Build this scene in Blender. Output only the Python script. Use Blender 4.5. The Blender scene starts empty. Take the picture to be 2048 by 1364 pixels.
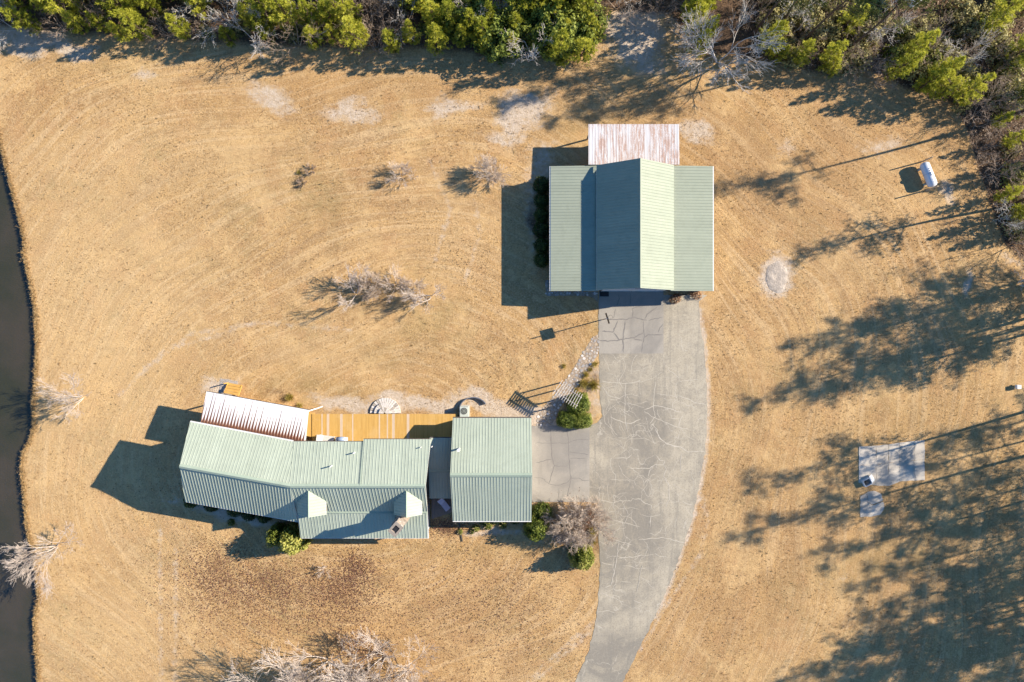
import bpy, math, random
import numpy as np
from mathutils import Vector, Matrix
from mathutils import noise as mnoise

# ------------------------------------------------------------------ camera, sky, sun, exposure
sc = bpy.context.scene
COL = sc.collection
MPP = 0.053                       # metres per photo pixel on the ground
FPX = 1365.33
HC = FPX * MPP                    # flying height
cam = bpy.data.cameras.new('camera'); cam.lens = 24; cam.sensor_width = 36
cam.clip_start = 1; cam.clip_end = 3000
camo = bpy.data.objects.new('camera', cam); COL.objects.link(camo)
camo.location = (0, 0, HC); camo.rotation_euler = (0, 0, 0); sc.camera = camo
SUN_EL = math.radians(29.3)
SH = Vector((-0.966, -0.259, 0)).normalized()          # direction shadows fall on the ground
w = bpy.data.worlds.new('World'); sc.world = w; w.use_nodes = True
nt = w.node_tree; bg = nt.nodes['Background']
sky = nt.nodes.new('ShaderNodeTexSky'); sky.sky_type = 'NISHITA'; sky.sun_disc = False
sky.sun_elevation = SUN_EL
sky.sun_rotation = math.atan2(-SH.x, -SH.y)
sky.air_density = 1.0; sky.dust_density = 0.0; sky.ozone_density = 6.3
hs = nt.nodes.new('ShaderNodeHueSaturation'); hs.inputs['Saturation'].default_value = 1.09        # deep clear winter blue, the same all over
nt.links.new(sky.outputs[0], hs.inputs['Color']); nt.links.new(hs.outputs[0], bg.inputs[0]); bg.inputs[1].default_value = 0.088
sun = bpy.data.lights.new('sun', 'SUN'); sun.energy = 4.6; sun.angle = math.radians(0.53); sun.color = (1.0, 0.90, 0.76)
suno = bpy.data.objects.new('sun', sun); COL.objects.link(suno)
d = Vector((SH.x * math.cos(SUN_EL), SH.y * math.cos(SUN_EL), -math.sin(SUN_EL)))
suno.rotation_euler = d.to_track_quat('-Z', 'Y').to_euler(); suno.location = (60, 20, 60)
sc.view_settings.view_transform = 'Standard'; sc.view_settings.look = 'None'
sc.view_settings.exposure = 1.22; sc.view_settings.gamma = 1.0
sc.render.engine = 'CYCLES'; sc.cycles.use_denoising = True
sc.cycles.max_bounces = 5; sc.cycles.diffuse_bounces = 3; sc.cycles.transparent_max_bounces = 4
sc.cycles.caustics_reflective = False; sc.cycles.caustics_refractive = False

rng = random.Random(11)
nrg = np.random.default_rng(5)

# ------------------------------------------------------------------ helpers
def PX(px, py, h=0.0):
    """world point seen at photo pixel (px,py) that stands h metres above the ground"""
    s = (1 - h / HC) * MPP
    return Vector(((px - 1024) * s, (682 - py) * s, h))
def PL(x, y, h=0.0):
    """world point from a ground plan position in photo pixels"""
    return Vector(((x - 1024) * MPP, (682 - y) * MPP, h))
ORG = {}
def thing(name, label, cat, loc=(0, 0, 0), group=None):
    o = bpy.data.objects.new(name, None); COL.objects.link(o); o.location = loc
    o.empty_display_size = 0.3
    o['label'] = label; o['category'] = cat
    if group: o['group'] = group
    ORG[o.name] = Vector(loc)
    return o
def tag(o, label, cat, group=None):
    o['label'] = label; o['category'] = cat
    if group: o['group'] = group
    return o
class MB:
    def __init__(s): s.v = []; s.f = []
    def add(s, vs, fs):
        b = len(s.v); s.v += [tuple(v) for v in vs]; s.f += [tuple(i + b for i in f) for f in fs]; return s
    def box(s, c, size, rot=0.0, tilt=None):
        c = Vector(c); hx, hy, hz = size[0] / 2, size[1] / 2, size[2] / 2
        M = Matrix.Rotation(rot, 3, 'Z')
        if tilt is not None: M = M @ tilt
        vs = [c + M @ Vector((x * hx, y * hy, z * hz)) for z in (-1, 1) for y in (-1, 1) for x in (-1, 1)]
        return s.add(vs, [(0, 2, 3, 1), (4, 5, 7, 6), (0, 1, 5, 4), (2, 6, 7, 3), (0, 4, 6, 2), (1, 3, 7, 5)])
    def bar(s, a, b, wd, ht, up=(0, 0, 1)):
        a, b = Vector(a), Vector(b); t = (b - a).normalized(); sd = t.cross(Vector(up)).normalized(); u = sd.cross(t)
        vs = []
        for p in (a, b):
            for x, y in ((-1, -1), (1, -1), (1, 1), (-1, 1)): vs.append(p + sd * (x * wd / 2) + u * (y * ht / 2))
        return s.add(vs, [(0, 1, 2, 3), (7, 6, 5, 4), (0, 4, 5, 1), (1, 5, 6, 2), (2, 6, 7, 3), (3, 7, 4, 0)])
    def tube(s, a, b, r0, r1, n=8, cap=True):
        a, b = Vector(a), Vector(b); t = (b - a).normalized()
        sd = t.orthogonal().normalized(); u = t.cross(sd); vs = []
        for p, r in ((a, r0), (b, r1)):
            for i in range(n):
                an = 2 * math.pi * i / n; vs.append(p + (sd * math.cos(an) + u * math.sin(an)) * r)
        fs = [(i, (i + 1) % n, n + (i + 1) % n, n + i) for i in range(n)]
        if cap: fs += [tuple(range(n))[::-1], tuple(range(n, 2 * n))]
        return s.add(vs, fs)
    def path(s, pts, r, n=6):
        for a, b in zip(pts, pts[1:]): s.tube(a, b, r, r, n)
        return s
    def prism(s, poly, z0, z1):
        n = len(poly); vs = [(p[0], p[1], z0) for p in poly] + [(p[0], p[1], z1) for p in poly]
        ar = sum(poly[i][0] * poly[(i + 1) % n][1] - poly[(i + 1) % n][0] * poly[i][1] for i in range(n))
        idx = list(range(n)) if ar > 0 else list(range(n))[::-1]
        fs = [tuple(idx)[::-1], tuple(i + n for i in idx)]
        for k in range(n):
            a, b = idx[k], idx[(k + 1) % n]; fs.append((a, b, b + n, a + n))
        return s.add(vs, fs)
    def slab(s, pts, th):
        """3d polygon with thickness straight down"""
        n = len(pts); vs = [Vector(p) for p in pts] + [Vector(p) - Vector((0, 0, th)) for p in pts]
        ar = sum(pts[i][0] * pts[(i + 1) % n][1] - pts[(i + 1) % n][0] * pts[i][1] for i in range(n))
        idx = list(range(n)) if ar > 0 else list(range(n))[::-1]
        fs = [tuple(idx), tuple(i + n for i in idx)[::-1]]
        for k in range(n):
            a, b = idx[k], idx[(k + 1) % n]; fs.append((b, a, a + n, b + n))
        return s.add(vs, fs)
    def build(s, name, mat, parent=None, smooth=False):
        me = bpy.data.meshes.new(name)
        o0 = ORG.get(parent.name, Vector()) if parent else Vector()
        me.from_pydata([tuple(Vector(v) - o0) for v in s.v], [], s.f); me.update()
        if smooth:
            for p in me.polygons: p.use_smooth = True
        me.materials.append(mat)
        o = bpy.data.objects.new(name, me); COL.objects.link(o)
        if parent: o.parent = parent
        ORG[o.name] = o0
        return o
def np_mesh(name, V, F, mat, tint=None, smooth=False):
    """V (n,3), F (m,3) triangles"""
    me = bpy.data.meshes.new(name)
    me.vertices.add(len(V)); me.vertices.foreach_set('co', np.asarray(V, np.float32).ravel())
    me.loops.add(len(F) * 3); me.loops.foreach_set('vertex_index', np.asarray(F, np.int32).ravel())
    me.polygons.add(len(F)); me.polygons.foreach_set('loop_start', np.arange(0, len(F) * 3, 3, dtype=np.int32))
    me.polygons.foreach_set('loop_total', np.full(len(F), 3, np.int32))
    if smooth: me.polygons.foreach_set('use_smooth', np.ones(len(F), bool))
    me.update(calc_edges=True)
    if tint is not None:
        a = me.attributes.new('tint', 'FLOAT', 'FACE'); a.data.foreach_set('value', np.asarray(tint, np.float32))
    me.materials.append(mat)
    return me
def link(name, me, parent=None, loc=None, rot=0, scale=1):
    o = bpy.data.objects.new(name, me); COL.objects.link(o)
    if parent: o.parent = parent
    if loc is not None: o.location = loc; o.rotation_euler = (0, 0, rot); o.scale = (scale,) * 3
    return o
def copy_tree(o, parent=None):
    c = o.copy(); COL.objects.link(c)
    if parent: c.parent = parent
    for ch in list(o.children): copy_tree(ch, c)
    return c

# ------------------------------------------------------------------ materials
class Mat:
    def __init__(s, name, rough=0.8, spec=0.3, metal=0.0):
        s.m = bpy.data.materials.new(name); s.m.use_nodes = True; s.t = s.m.node_tree
        s.b = s.t.nodes['Principled BSDF']; s.b.inputs['Roughness'].default_value = rough
        s.b.inputs['Specular IOR Level'].default_value = spec; s.b.inputs['Metallic'].default_value = metal
        s._geo = None
    def n(s, ty, **kw):
        nd = s.t.nodes.new(ty)
        for k, v in kw.items(): setattr(nd, k, v)
        return nd
    def l(s, a, b): s.t.links.new(a, b)
    def pos(s):
        if not s._geo: s._geo = s.n('ShaderNodeNewGeometry')
        return s._geo.outputs['Position']
    def noise(s, scale, detail=4, rough=0.55, vec=None, stretch=None, dist=0.0):
        nd = s.n('ShaderNodeTexNoise'); nd.inputs['Scale'].default_value = scale; nd.inputs['Detail'].default_value = detail
        nd.inputs['Roughness'].default_value = rough; nd.inputs['Distortion'].default_value = dist
        v = vec or s.pos()
        if stretch:
            mp = s.n('ShaderNodeMapping'); mp.inputs['Scale'].default_value = stretch; s.l(v, mp.inputs['Vector']); v = mp.outputs[0]
        s.l(v, nd.inputs['Vector']); return nd.outputs[0]
    def ramp(s, fac, lo, hi, a=0.0, b=1.0):
        r = s.n('ShaderNodeMapRange'); r.inputs[1].default_value = lo; r.inputs[2].default_value = hi
        r.inputs[3].default_value = a; r.inputs[4].default_value = b; s.l(fac, r.inputs[0]); return r.outputs[0]
    def math(s, op, a, b=None, c=None):
        m = s.n('ShaderNodeMath', operation=op)
        for i, x in enumerate((a, b, c)):
            if x is None: continue
            if isinstance(x, (int, float)): m.inputs[i].default_value = x
            else: s.l(x, m.inputs[i])
        return m.outputs[0]
    def mix(s, fac, a, b, mode='MIX'):
        m = s.n('ShaderNodeMix', data_type='RGBA', blend_type=mode)
        for sk, x in ((m.inputs[0], fac), (m.inputs[6], a), (m.inputs[7], b)):
            if isinstance(x, (int, float)): sk.default_value = x
            elif isinstance(x, tuple): sk.default_value = (*x, 1) if len(x) == 3 else x
            else: s.l(x, sk)
        return m.outputs[2]
    def attr(s, name): 
        a = s.n('ShaderNodeAttribute', attribute_name=name); return a
    def col(s, c):
        if isinstance(c, tuple): s.b.inputs['Base Color'].default_value = (*c, 1)
        else: s.l(c, s.b.inputs['Base Color'])
        return s
    def bump(s, h, strength=0.5, dist=0.02):
        b = s.n('ShaderNodeBump'); b.inputs['Strength'].default_value = strength; b.inputs['Distance'].default_value = dist
        s.l(h, b.inputs['Height']); s.l(b.outputs[0], s.b.inputs['Normal']); return s
def simple(name, c, c2=None, scale=4.0, rough=0.75, bump=0.0, stretch=None, metal=0.0, spec=0.3, dist=0.02):
    m = Mat(name, rough, spec, metal); c2 = c2 or tuple(x * 0.72 for x in c)
    f = m.noise(scale, 5, 0.6, stretch=stretch)
    m.col(m.mix(m.ramp(f, 0.3, 0.7), c, c2))
    if bump: m.bump(m.noise(scale * 3, 4, 0.6, stretch=stretch), bump, dist)
    return m.m
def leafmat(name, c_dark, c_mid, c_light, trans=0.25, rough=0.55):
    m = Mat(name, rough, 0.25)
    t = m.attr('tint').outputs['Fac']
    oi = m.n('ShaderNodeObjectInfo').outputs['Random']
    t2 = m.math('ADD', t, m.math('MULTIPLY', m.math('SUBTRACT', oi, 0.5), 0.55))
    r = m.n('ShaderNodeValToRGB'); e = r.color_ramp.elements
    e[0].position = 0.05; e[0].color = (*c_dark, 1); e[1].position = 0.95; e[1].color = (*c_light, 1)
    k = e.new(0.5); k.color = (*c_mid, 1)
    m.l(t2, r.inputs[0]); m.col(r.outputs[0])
    if trans:
        tr = m.n('ShaderNodeBsdfTranslucent'); m.l(r.outputs[0], tr.inputs[0])
        ms = m.n('ShaderNodeMixShader'); ms.inputs[0].default_value = trans
        out = m.t.nodes['Material Output']; m.l(m.b.outputs[0], ms.inputs[1]); m.l(tr.outputs[0], ms.inputs[2]); m.l(ms.outputs[0], out.inputs[0])
    return m.m

def ground_mat():
    m = Mat('dry_lawn', 0.95, 0.1)
    fl = m.attr('flow').outputs['Vector']
    big = m.noise(0.055, 4, 0.55); mid = m.noise(0.45, 5, 0.62); fine = m.noise(5.5, 6, 0.75); vfine = m.noise(22, 3, 0.7)
    st = m.noise(1.0, 4, 0.6, vec=fl, stretch=(1.7, 0.16, 1), dist=0.5); st2 = m.noise(1.0, 3, 0.6, vec=fl, stretch=(0.4, 0.07, 1), dist=0.8)
    c = m.mix(m.ramp(big, 0.38, 0.62), (0.525, 0.320, 0.130), (0.630, 0.398, 0.170))
    c = m.mix(m.ramp(mid, 0.40, 0.70, 0, 0.75), c, (0.385, 0.232, 0.104))
    c = m.mix(m.ramp(st, 0.50, 0.61, 0, 0.62), c, (0.690, 0.490, 0.270))
    c = m.mix(m.ramp(st2, 0.50, 0.61, 0, 0.50), c, (0.370, 0.228, 0.108))
    gr = m.math('MULTIPLY', m.ramp(m.noise(0.11, 5, 0.7), 0.50, 0.66), m.ramp(m.noise(1.3, 4, 0.7), 0.40, 0.62))
    c = m.mix(m.math('MULTIPLY', gr, 0.7), c, (0.300, 0.240, 0.105))
    c = m.mix(m.ramp(fine, 0.50, 0.66, 0, 0.62), c, (0.225, 0.132, 0.062))
    m3 = m.noise(1.9, 4, 0.7); m4 = m.noise(0.8, 5, 0.75, dist=0.8)
    st3 = m.noise(1.0, 3, 0.7, vec=fl, stretch=(3.4, 0.22, 1), dist=0.3)
    c = m.mix(m.math('MULTIPLY', m.ramp(st3, 0.52, 0.60), m.ramp(big, 0.40, 0.55, 0.1, 0.6)), c, (0.330, 0.195, 0.086))
    c = m.mix(m.ramp(m3, 0.50, 0.62, 0, 0.50), c, (0.330, 0.205, 0.100))
    c = m.mix(m.ramp(m4, 0.36, 0.47, 0.55, 0), c, (0.670, 0.460, 0.232))
    c = m.mix(m.ramp(m.noise(0.33, 4, 0.7), 0.52, 0.62, 0, 0.45), c, (0.470, 0.265, 0.118))
    c = m.mix(m.ramp(fine, 0.34, 0.48, 0.75, 0.0), c, (0.680, 0.500, 0.290))
    c = m.mix(m.ramp(vfine, 0.50, 0.68, 0, 0.42), c, (0.245, 0.150, 0.074))
    speck = m.math('MULTIPLY', m.ramp(m.noise(3.1, 3, 0.8), 0.62, 0.69), m.ramp(m.noise(0.22, 4, 0.7), 0.47, 0.60))
    c = m.mix(m.math('MULTIPLY', speck, 0.75), c, (0.120, 0.075, 0.038))
    tone = m.attr('tone').outputs['Fac']
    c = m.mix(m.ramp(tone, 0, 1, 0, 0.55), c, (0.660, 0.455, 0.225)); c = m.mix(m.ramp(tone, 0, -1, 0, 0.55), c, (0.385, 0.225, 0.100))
    c = m.mix(m.math('MULTIPLY', m.ramp(m.noise(0.16, 5, 0.65, dist=0.5), 0.50, 0.62), m.ramp(m.noise(1.6, 4, 0.7), 0.38, 0.58, 0.1, 0.50)), c, (0.690, 0.465, 0.220))
    gn = m.math('MAXIMUM', m.attr('green').outputs['Fac'], 0.0)
    c = m.mix(m.math('MULTIPLY', gn, m.ramp(mid, 0.35, 0.65, 0.15, 0.75)), c, (0.255, 0.190, 0.075))
    # bare sand showing through, broken up by the turf
    sd = m.attr('sand').outputs['Fac']
    brk = m.math('ADD', m.math('MULTIPLY', fine, 0.75), m.math('ADD', m.math('MULTIPLY', m.noise(1.3, 5, 0.75), 0.9), m.math('MULTIPLY', m.noise(0.5, 4, 0.7, stretch=(0.5, 1.6, 1)), 0.8)))
    sf = m.ramp(m.math('ADD', m.math('MULTIPLY', sd, 1.25), m.math('SUBTRACT', brk, 1.18)), 0.34, 0.72)
    sand = m.mix(m.ramp(m.noise(2.4, 4, 0.7), 0.35, 0.65), (0.640, 0.540, 0.430), (0.470, 0.370, 0.270))
    c = m.mix(m.math('MULTIPLY', sf, 0.85), c, sand)
    # woodland litter
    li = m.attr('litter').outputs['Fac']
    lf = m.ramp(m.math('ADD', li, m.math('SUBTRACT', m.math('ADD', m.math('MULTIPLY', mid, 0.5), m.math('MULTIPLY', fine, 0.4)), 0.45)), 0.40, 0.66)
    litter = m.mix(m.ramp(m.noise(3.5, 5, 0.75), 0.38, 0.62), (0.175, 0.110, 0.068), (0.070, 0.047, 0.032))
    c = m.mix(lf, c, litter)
    # fallen red-brown leaves
    rl = m.attr('leaf').outputs['Fac']
    rf = m.ramp(m.math('ADD', rl, m.math('SUBTRACT', m.math('ADD', m.math('MULTIPLY', m.noise(7.5, 4, 0.8), 0.75), m.math('MULTIPLY', mid, 0.5)), 0.62)), 0.50, 0.62)
    c = m.mix(m.math('MULTIPLY', rf, 0.8), c, (0.165, 0.078, 0.048))
    m.col(c)
    hh = m.math('ADD', m.math('MULTIPLY', fine, 0.8), m.math('ADD', m.math('MULTIPLY', vfine, 0.35), m.math('MULTIPLY', st, 0.4)))
    m.bump(hh, 0.9, 0.14)
    return m.m
def concrete(name, c, dark, light, stain=0.6):
    m = Mat(name, 0.9, 0.2)
    big = m.noise(0.16, 4, 0.6, dist=0.6); mid = m.noise(0.9, 5, 0.7); fine = m.noise(9, 5, 0.75)
    x = m.mix(m.ramp(big, 0.42, 0.56), dark, light)
    x = m.mix(m.ramp(mid, 0.30, 0.72, 0, stain), x, c)
    x = m.mix(m.ramp(fine, 0.48, 0.75, 0, 0.45), x, tuple(v * 0.62 for v in c))
    x = m.mix(m.ramp(m.noise(2.7, 4, 0.8), 0.60, 0.70, 0, 0.35), x, tuple(min(1, v * 1.35) for v in light))
    x = m.mix(m.ramp(m.noise(0.5, 4, 0.7, stretch=(1.8, 0.28, 1)), 0.55, 0.72, 0, 0.4), x, tuple(v * 0.72 for v in dark))
    m.col(x); m.bump(fine, 0.35, 0.02); return m.m
def drive_mat():
    m = Mat('driveway_concrete', 0.92, 0.2)
    big = m.noise(0.085, 4, 0.55, dist=0.8); mid = m.noise(0.8, 6, 0.75); fine = m.noise(6, 6, 0.8); vf = m.noise(26, 3, 0.7)
    x = m.mix(m.ramp(big, 0.42, 0.56), (0.240, 0.214, 0.172), (0.430, 0.375, 0.282))
    x = m.mix(m.ramp(mid, 0.46, 0.60, 0, 0.55), x, (0.255, 0.227, 0.180)); x = m.mix(m.ramp(m.noise(0.35, 6, 0.75, dist=1.2), 0.50, 0.60, 0, 0.5), x, (0.385, 0.332, 0.244)); x = m.mix(m.ramp(m.noise(0.9, 5, 0.7, stretch=(1.5, 0.12, 1)), 0.52, 0.62, 0, 0.4), x, (0.200, 0.184, 0.154))
    x = m.mix(m.ramp(fine, 0.50, 0.62, 0, 0.55), x, (0.180, 0.163, 0.134)); x = m.mix(m.ramp(fine, 0.32, 0.44, 0.5, 0), x, (0.400, 0.365, 0.300))
    x = m.mix(m.ramp(vf, 0.5, 0.66, 0, 0.4), x, (0.188, 0.170, 0.140))
    # hairline crazing filled with pale sand
    wv = m.n('ShaderNodeVectorMath', operation='ADD'); nz = m.n('ShaderNodeTexNoise'); nz.inputs['Scale'].default_value = 0.7; nz.inputs['Detail'].default_value = 5; m.l(m.pos(), nz.inputs['Vector']); m.l(m.pos(), wv.inputs[0])
    sc_ = m.n('ShaderNodeVectorMath', operation='SCALE'); sc_.inputs['Scale'].default_value = 1.8; m.l(nz.outputs['Color'], sc_.inputs[0]); m.l(sc_.outputs[0], wv.inputs[1])
    for scl, wd, lo, hi, k in ((0.30, 0.014, 0.46, 0.56, 0.6), (0.95, 0.030, 0.57, 0.65, 0.4)):
        vo = m.n('ShaderNodeTexVoronoi', feature='DISTANCE_TO_EDGE'); vo.inputs['Scale'].default_value = scl; m.l(wv.outputs[0], vo.inputs['Vector'])
        f = m.math('MULTIPLY', m.ramp(vo.outputs['Distance'], 0, wd, 1, 0), m.ramp(m.noise(0.4, 5, 0.75), lo, hi, 0, k)); x = m.mix(f, x, (0.500, 0.450, 0.365))
    m.col(x); m.bump(fine, 0.4, 0.03); return m.m
def metal_roof(name, c, c2):
    m = Mat(name, 0.62, 0.18)
    f = m.noise(0.35, 4, 0.6); g = m.noise(1.2, 5, 0.7, stretch=(1, 1, 1))
    x = m.mix(m.ramp(f, 0.35, 0.65), c, c2)
    x = m.mix(m.ramp(g, 0.50, 0.7, 0, 0.40), x, tuple(v * 0.78 for v in c)); x = m.mix(m.ramp(m.noise(0.9, 5, 0.75, stretch=(2.6, 2.6, 0.4)), 0.54, 0.70, 0, 0.30), x, tuple(min(1, v * 1.22) for v in c2))
    oi = m.n('ShaderNodeObjectInfo').outputs['Random']
    x = m.mix(m.ramp(oi, 0, 1, 0, 0.24), x, tuple(v * 0.7 for v in c))
    m.col(x); return m.m
def plank(name, c, c2, vary):
    m = Mat(name, 0.75, 0.2); oi = m.n('ShaderNodeObjectInfo').outputs['Random']
    x = m.mix(m.ramp(m.noise(1.3, 5, 0.65, stretch=(7, 0.5, 1)), 0.35, 0.65), c, c2); x = m.mix(m.ramp(oi, 0.2, 1, 0, vary), x, tuple(v * 0.62 for v in c2)); x = m.mix(m.ramp(m.noise(0.6, 4, 0.7), 0.52, 0.66, 0, 0.35), x, (0.60, 0.42, 0.20))
    m.col(x); m.bump(m.noise(4, 4, 0.6, stretch=(7, 0.5, 1)), 0.3, 0.02); return m.m
def rust_flames():
    """white corrugated sheets whose rust creeps down from the top edge along each rib (uv: metres across, 0..1 down)"""
    m = Mat('white_rusted_metal', 0.5, 0.4)
    uv = m.n('ShaderNodeUVMap'); sep = m.n('ShaderNodeSeparateXYZ'); m.l(uv.outputs[0], sep.inputs[0]); u, v = sep.outputs[0], sep.outputs[1]
    wob = m.math('MULTIPLY', m.math('SUBTRACT', m.noise(1.6, 4, 0.7), 0.5), 0.10)
    q = m.math('ADD', m.math('DIVIDE', u, 0.305), wob)
    fr = m.math('FRACT', q); dd = m.math('MULTIPLY', m.math('ABSOLUTE', m.math('SUBTRACT', fr, 0.5)), 2.0)
    wn = m.n('ShaderNodeTexWhiteNoise', noise_dimensions='1D'); m.l(m.math('FLOOR', q), wn.inputs['W'])
    amp = m.math('ADD', 0.32, m.math('MULTIPLY', m.math('POWER', wn.outputs[0], 2.0), 0.75))
    near = m.math('POWER', m.math('SUBTRACT', 1.0, dd), 3.2)
    ht = m.math('ADD', 0.12, m.math('ADD', m.math('MULTIPLY', near, amp), m.math('MULTIPLY', m.math('POWER', m.math('SUBTRACT', 1.0, dd), 1.5), 0.22)))
    ht = m.math('MULTIPLY', ht, m.ramp(u, 10.0, 11.2, 1.0, 0.12))
    vn = m.math('ADD', v, m.math('MULTIPLY', m.math('SUBTRACT', m.noise(6, 3, 0.7), 0.5), 0.06))
    diff = m.math('SUBTRACT', ht, vn)
    f1 = m.ramp(diff, -0.04, 0.03); f2 = m.ramp(diff, 0.01, 0.10)
    base = m.mix(m.ramp(m.noise(0.8, 4, 0.6), 0.35, 0.7), (0.66, 0.65, 0.64), (0.58, 0.58, 0.59))
    x = m.mix(f1, base, (0.34, 0.15, 0.06)); x = m.mix(f2, x, (0.095, 0.035, 0.022))
    m.col(x); return m.m
def rust_bands():
    m = Mat('pale_galvanised_rusted', 0.55, 0.4)
    uv = m.n('ShaderNodeUVMap'); 
    a = m.noise(1.0, 3, 0.6, vec=uv.outputs[0], stretch=(1.1, 0.4, 1)); b = m.noise(1.0, 4, 0.7, vec=uv.outputs[0], stretch=(8.0, 3.0, 1)); 
    c = m.noise(1.0, 5, 0.8, vec=uv.outputs[0], stretch=(16, 26, 1))
    f = m.math('MULTIPLY', m.ramp(a, 0.40, 0.50), m.ramp(m.math('ADD', m.math('MULTIPLY', b, 0.6), m.math('MULTIPLY', c, 0.4)), 0.45, 0.53))
    base = m.mix(m.ramp(m.noise(1.0, 4, 0.6, vec=uv.outputs[0], stretch=(3, 0.5, 1)), 0.35, 0.7), (0.60, 0.58, 0.56), (0.50, 0.49, 0.49))
    m.col(m.mix(m.math('MULTIPLY', f, 0.74), base, (0.33, 0.155, 0.08))); return m.m

M = {}
M['ground'] = ground_mat()
def water_mat():
    m = Mat('pond_water', 0.12, 0.5)
    f = m.noise(0.14, 5, 0.6)
    m.col(m.mix(m.ramp(f, 0.40, 0.60), (0.034, 0.033, 0.016), (0.052, 0.042, 0.026)))
    m.bump(m.noise(4.0, 4, 0.65, stretch=(1.0, 2.2, 1)), 0.6, 0.10); return m.m
M['water'] = water_mat()
M['bank'] = simple('bank_earth', (0.20, 0.14, 0.085), (0.09, 0.065, 0.045), 3.0, 0.95, 0.6, dist=0.08)
M['drive'] = drive_mat()
M['apron'] = concrete('apron_concrete', (0.300, 0.272, 0.230), (0.245, 0.225, 0.195), (0.350, 0.316, 0.262), 0.5)
M['pad'] = concrete('old_pad_concrete', (0.46, 0.405, 0.33), (0.35, 0.31, 0.255), (0.58, 0.52, 0.43), 0.7)
M['crack_sand'] = simple('crack_sand', (0.53, 0.475, 0.385), (0.42, 0.375, 0.30), 3)
M['crack_dark'] = simple('crack_filler', (0.155, 0.140, 0.125), (0.225, 0.205, 0.180), 3)
M['roof'] = metal_roof('green_metal_roof', (0.348, 0.388, 0.305), (0.380, 0.418, 0.330))
M['roofb'] = metal_roof('pale_green_barn_roof', (0.280, 0.308, 0.236), (0.300, 0.326, 0.250))
M['ridge'] = metal_roof('green_ridge_metal', (0.300, 0.358, 0.280), (0.325, 0.378, 0.295))
M['rustA'] = rust_flames(); M['rustB'] = rust_bands()
M['siding'] = simple('brown_board_siding', (0.150, 0.115, 0.080), (0.110, 0.082, 0.058), 1.2, 0.7, 0.25, stretch=(1, 1, 12))
M['trim'] = simple('white_trim', (0.72, 0.71, 0.68), (0.62, 0.61, 0.58), 3, 0.5)
M['fascia'] = simple('dark_fascia', (0.12, 0.10, 0.08), (0.07, 0.06, 0.05), 4, 0.7)
M['glass'] = simple('window_glass', (0.03, 0.04, 0.05), (0.05, 0.06, 0.07), 2, 0.08, spec=0.6)
M['door'] = simple('white_door', (0.60, 0.58, 0.54), (0.52, 0.50, 0.47), 3, 0.5)
M['deck'] = plank('orange_stained_board', (0.60, 0.375, 0.118), (0.52, 0.300, 0.082), 0.25)
M['deckpale'] = simple('new_pale_board', (0.60, 0.47, 0.34), (0.52, 0.40, 0.28), 1.5, 0.7, 0.2, stretch=(6, 0.5, 1))
M['oldwood'] = simple('weathered_grey_board', (0.27, 0.215, 0.175), (0.17, 0.135, 0.11), 2.2, 0.9, 0.4, stretch=(7, 0.6, 1))
M['newwood'] = simple('yellow_timber', (0.60, 0.36, 0.10), (0.50, 0.28, 0.07), 2.2, 0.75, 0.2)
M['postwood'] = simple('pale_post_wood', (0.50, 0.41, 0.29), (0.38, 0.30, 0.21), 3, 0.85, 0.3)
M['white'] = simple('white_paint', (0.74, 0.73, 0.70), (0.62, 0.61, 0.58), 4, 0.5)
M['arbor'] = simple('arbor_white_paint', (0.66, 0.60, 0.52), (0.50, 0.44, 0.37), 5, 0.7)
M['tank'] = simple('tank_white_paint', (0.70, 0.71, 0.73), (0.60, 0.62, 0.64), 2, 0.35, spec=0.5)
M['steel'] = simple('grey_steel', (0.30, 0.31, 0.33), (0.22, 0.22, 0.24), 5, 0.4, metal=0.6)
M['black'] = simple('black_plastic', (0.018, 0.018, 0.020), (0.028, 0.028, 0.030), 5, 0.5)
M['blueg'] = simple('blue_grey_steel', (0.26, 0.33, 0.46), (0.20, 0.26, 0.37), 4, 0.4)
M['cloth'] = simple('pale_cushion_cloth', (0.62, 0.58, 0.54), (0.54, 0.50, 0.46), 6, 0.9, 0.2)
M['lilac'] = simple('faded_lounger_plastic', (0.58, 0.54, 0.62), (0.50, 0.46, 0.55), 5, 0.6)
M['acgrey'] = simple('heat_pump_paint', (0.50, 0.53, 0.47), (0.43, 0.46, 0.41), 4, 0.5)
M['stone'] = simple('pale_flagstone', (0.46, 0.40, 0.33), (0.30, 0.26, 0.215), 3.5, 0.9, 0.5)
M['stonew'] = simple('white_flagstone', (0.68, 0.63, 0.57), (0.52, 0.47, 0.41), 4, 0.85, 0.5)
M['stone2'] = simple('grey_flagstone', (0.37, 0.34, 0.31), (0.25, 0.23, 0.21), 4, 0.9, 0.5)
M['stone3'] = simple('tan_flagstone', (0.50, 0.40, 0.28), (0.36, 0.28, 0.20), 4, 0.9, 0.5)
M['gravel'] = simple('path_bed_sand', (0.40, 0.31, 0.22), (0.24, 0.18, 0.125), 7, 0.95, 0.8, dist=0.04)
M['ash'] = simple('pale_ash', (0.50, 0.42, 0.335), (0.30, 0.255, 0.21), 2.2, 0.95, 0.9, dist=0.08)
M['gravel2'] = simple('grey_gravel', (0.46, 0.41, 0.36), (0.26, 0.23, 0.20), 9, 0.95, 0.8, dist=0.04)
M['chim'] = simple('chimney_stone', (0.46, 0.38, 0.30), (0.27, 0.21, 0.165), 6.0, 0.9, 0.7, dist=0.05)
M['chimcap'] = simple('chimney_cap_mortar', (0.31, 0.265, 0.22), (0.22, 0.185, 0.15), 6.0, 0.9, 0.5)
M['bark'] = simple('pine_bark', (0.13, 0.085, 0.06), (0.075, 0.05, 0.038), 4, 0.95, 0.6, stretch=(1, 1, 0.3), dist=0.05)
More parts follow.
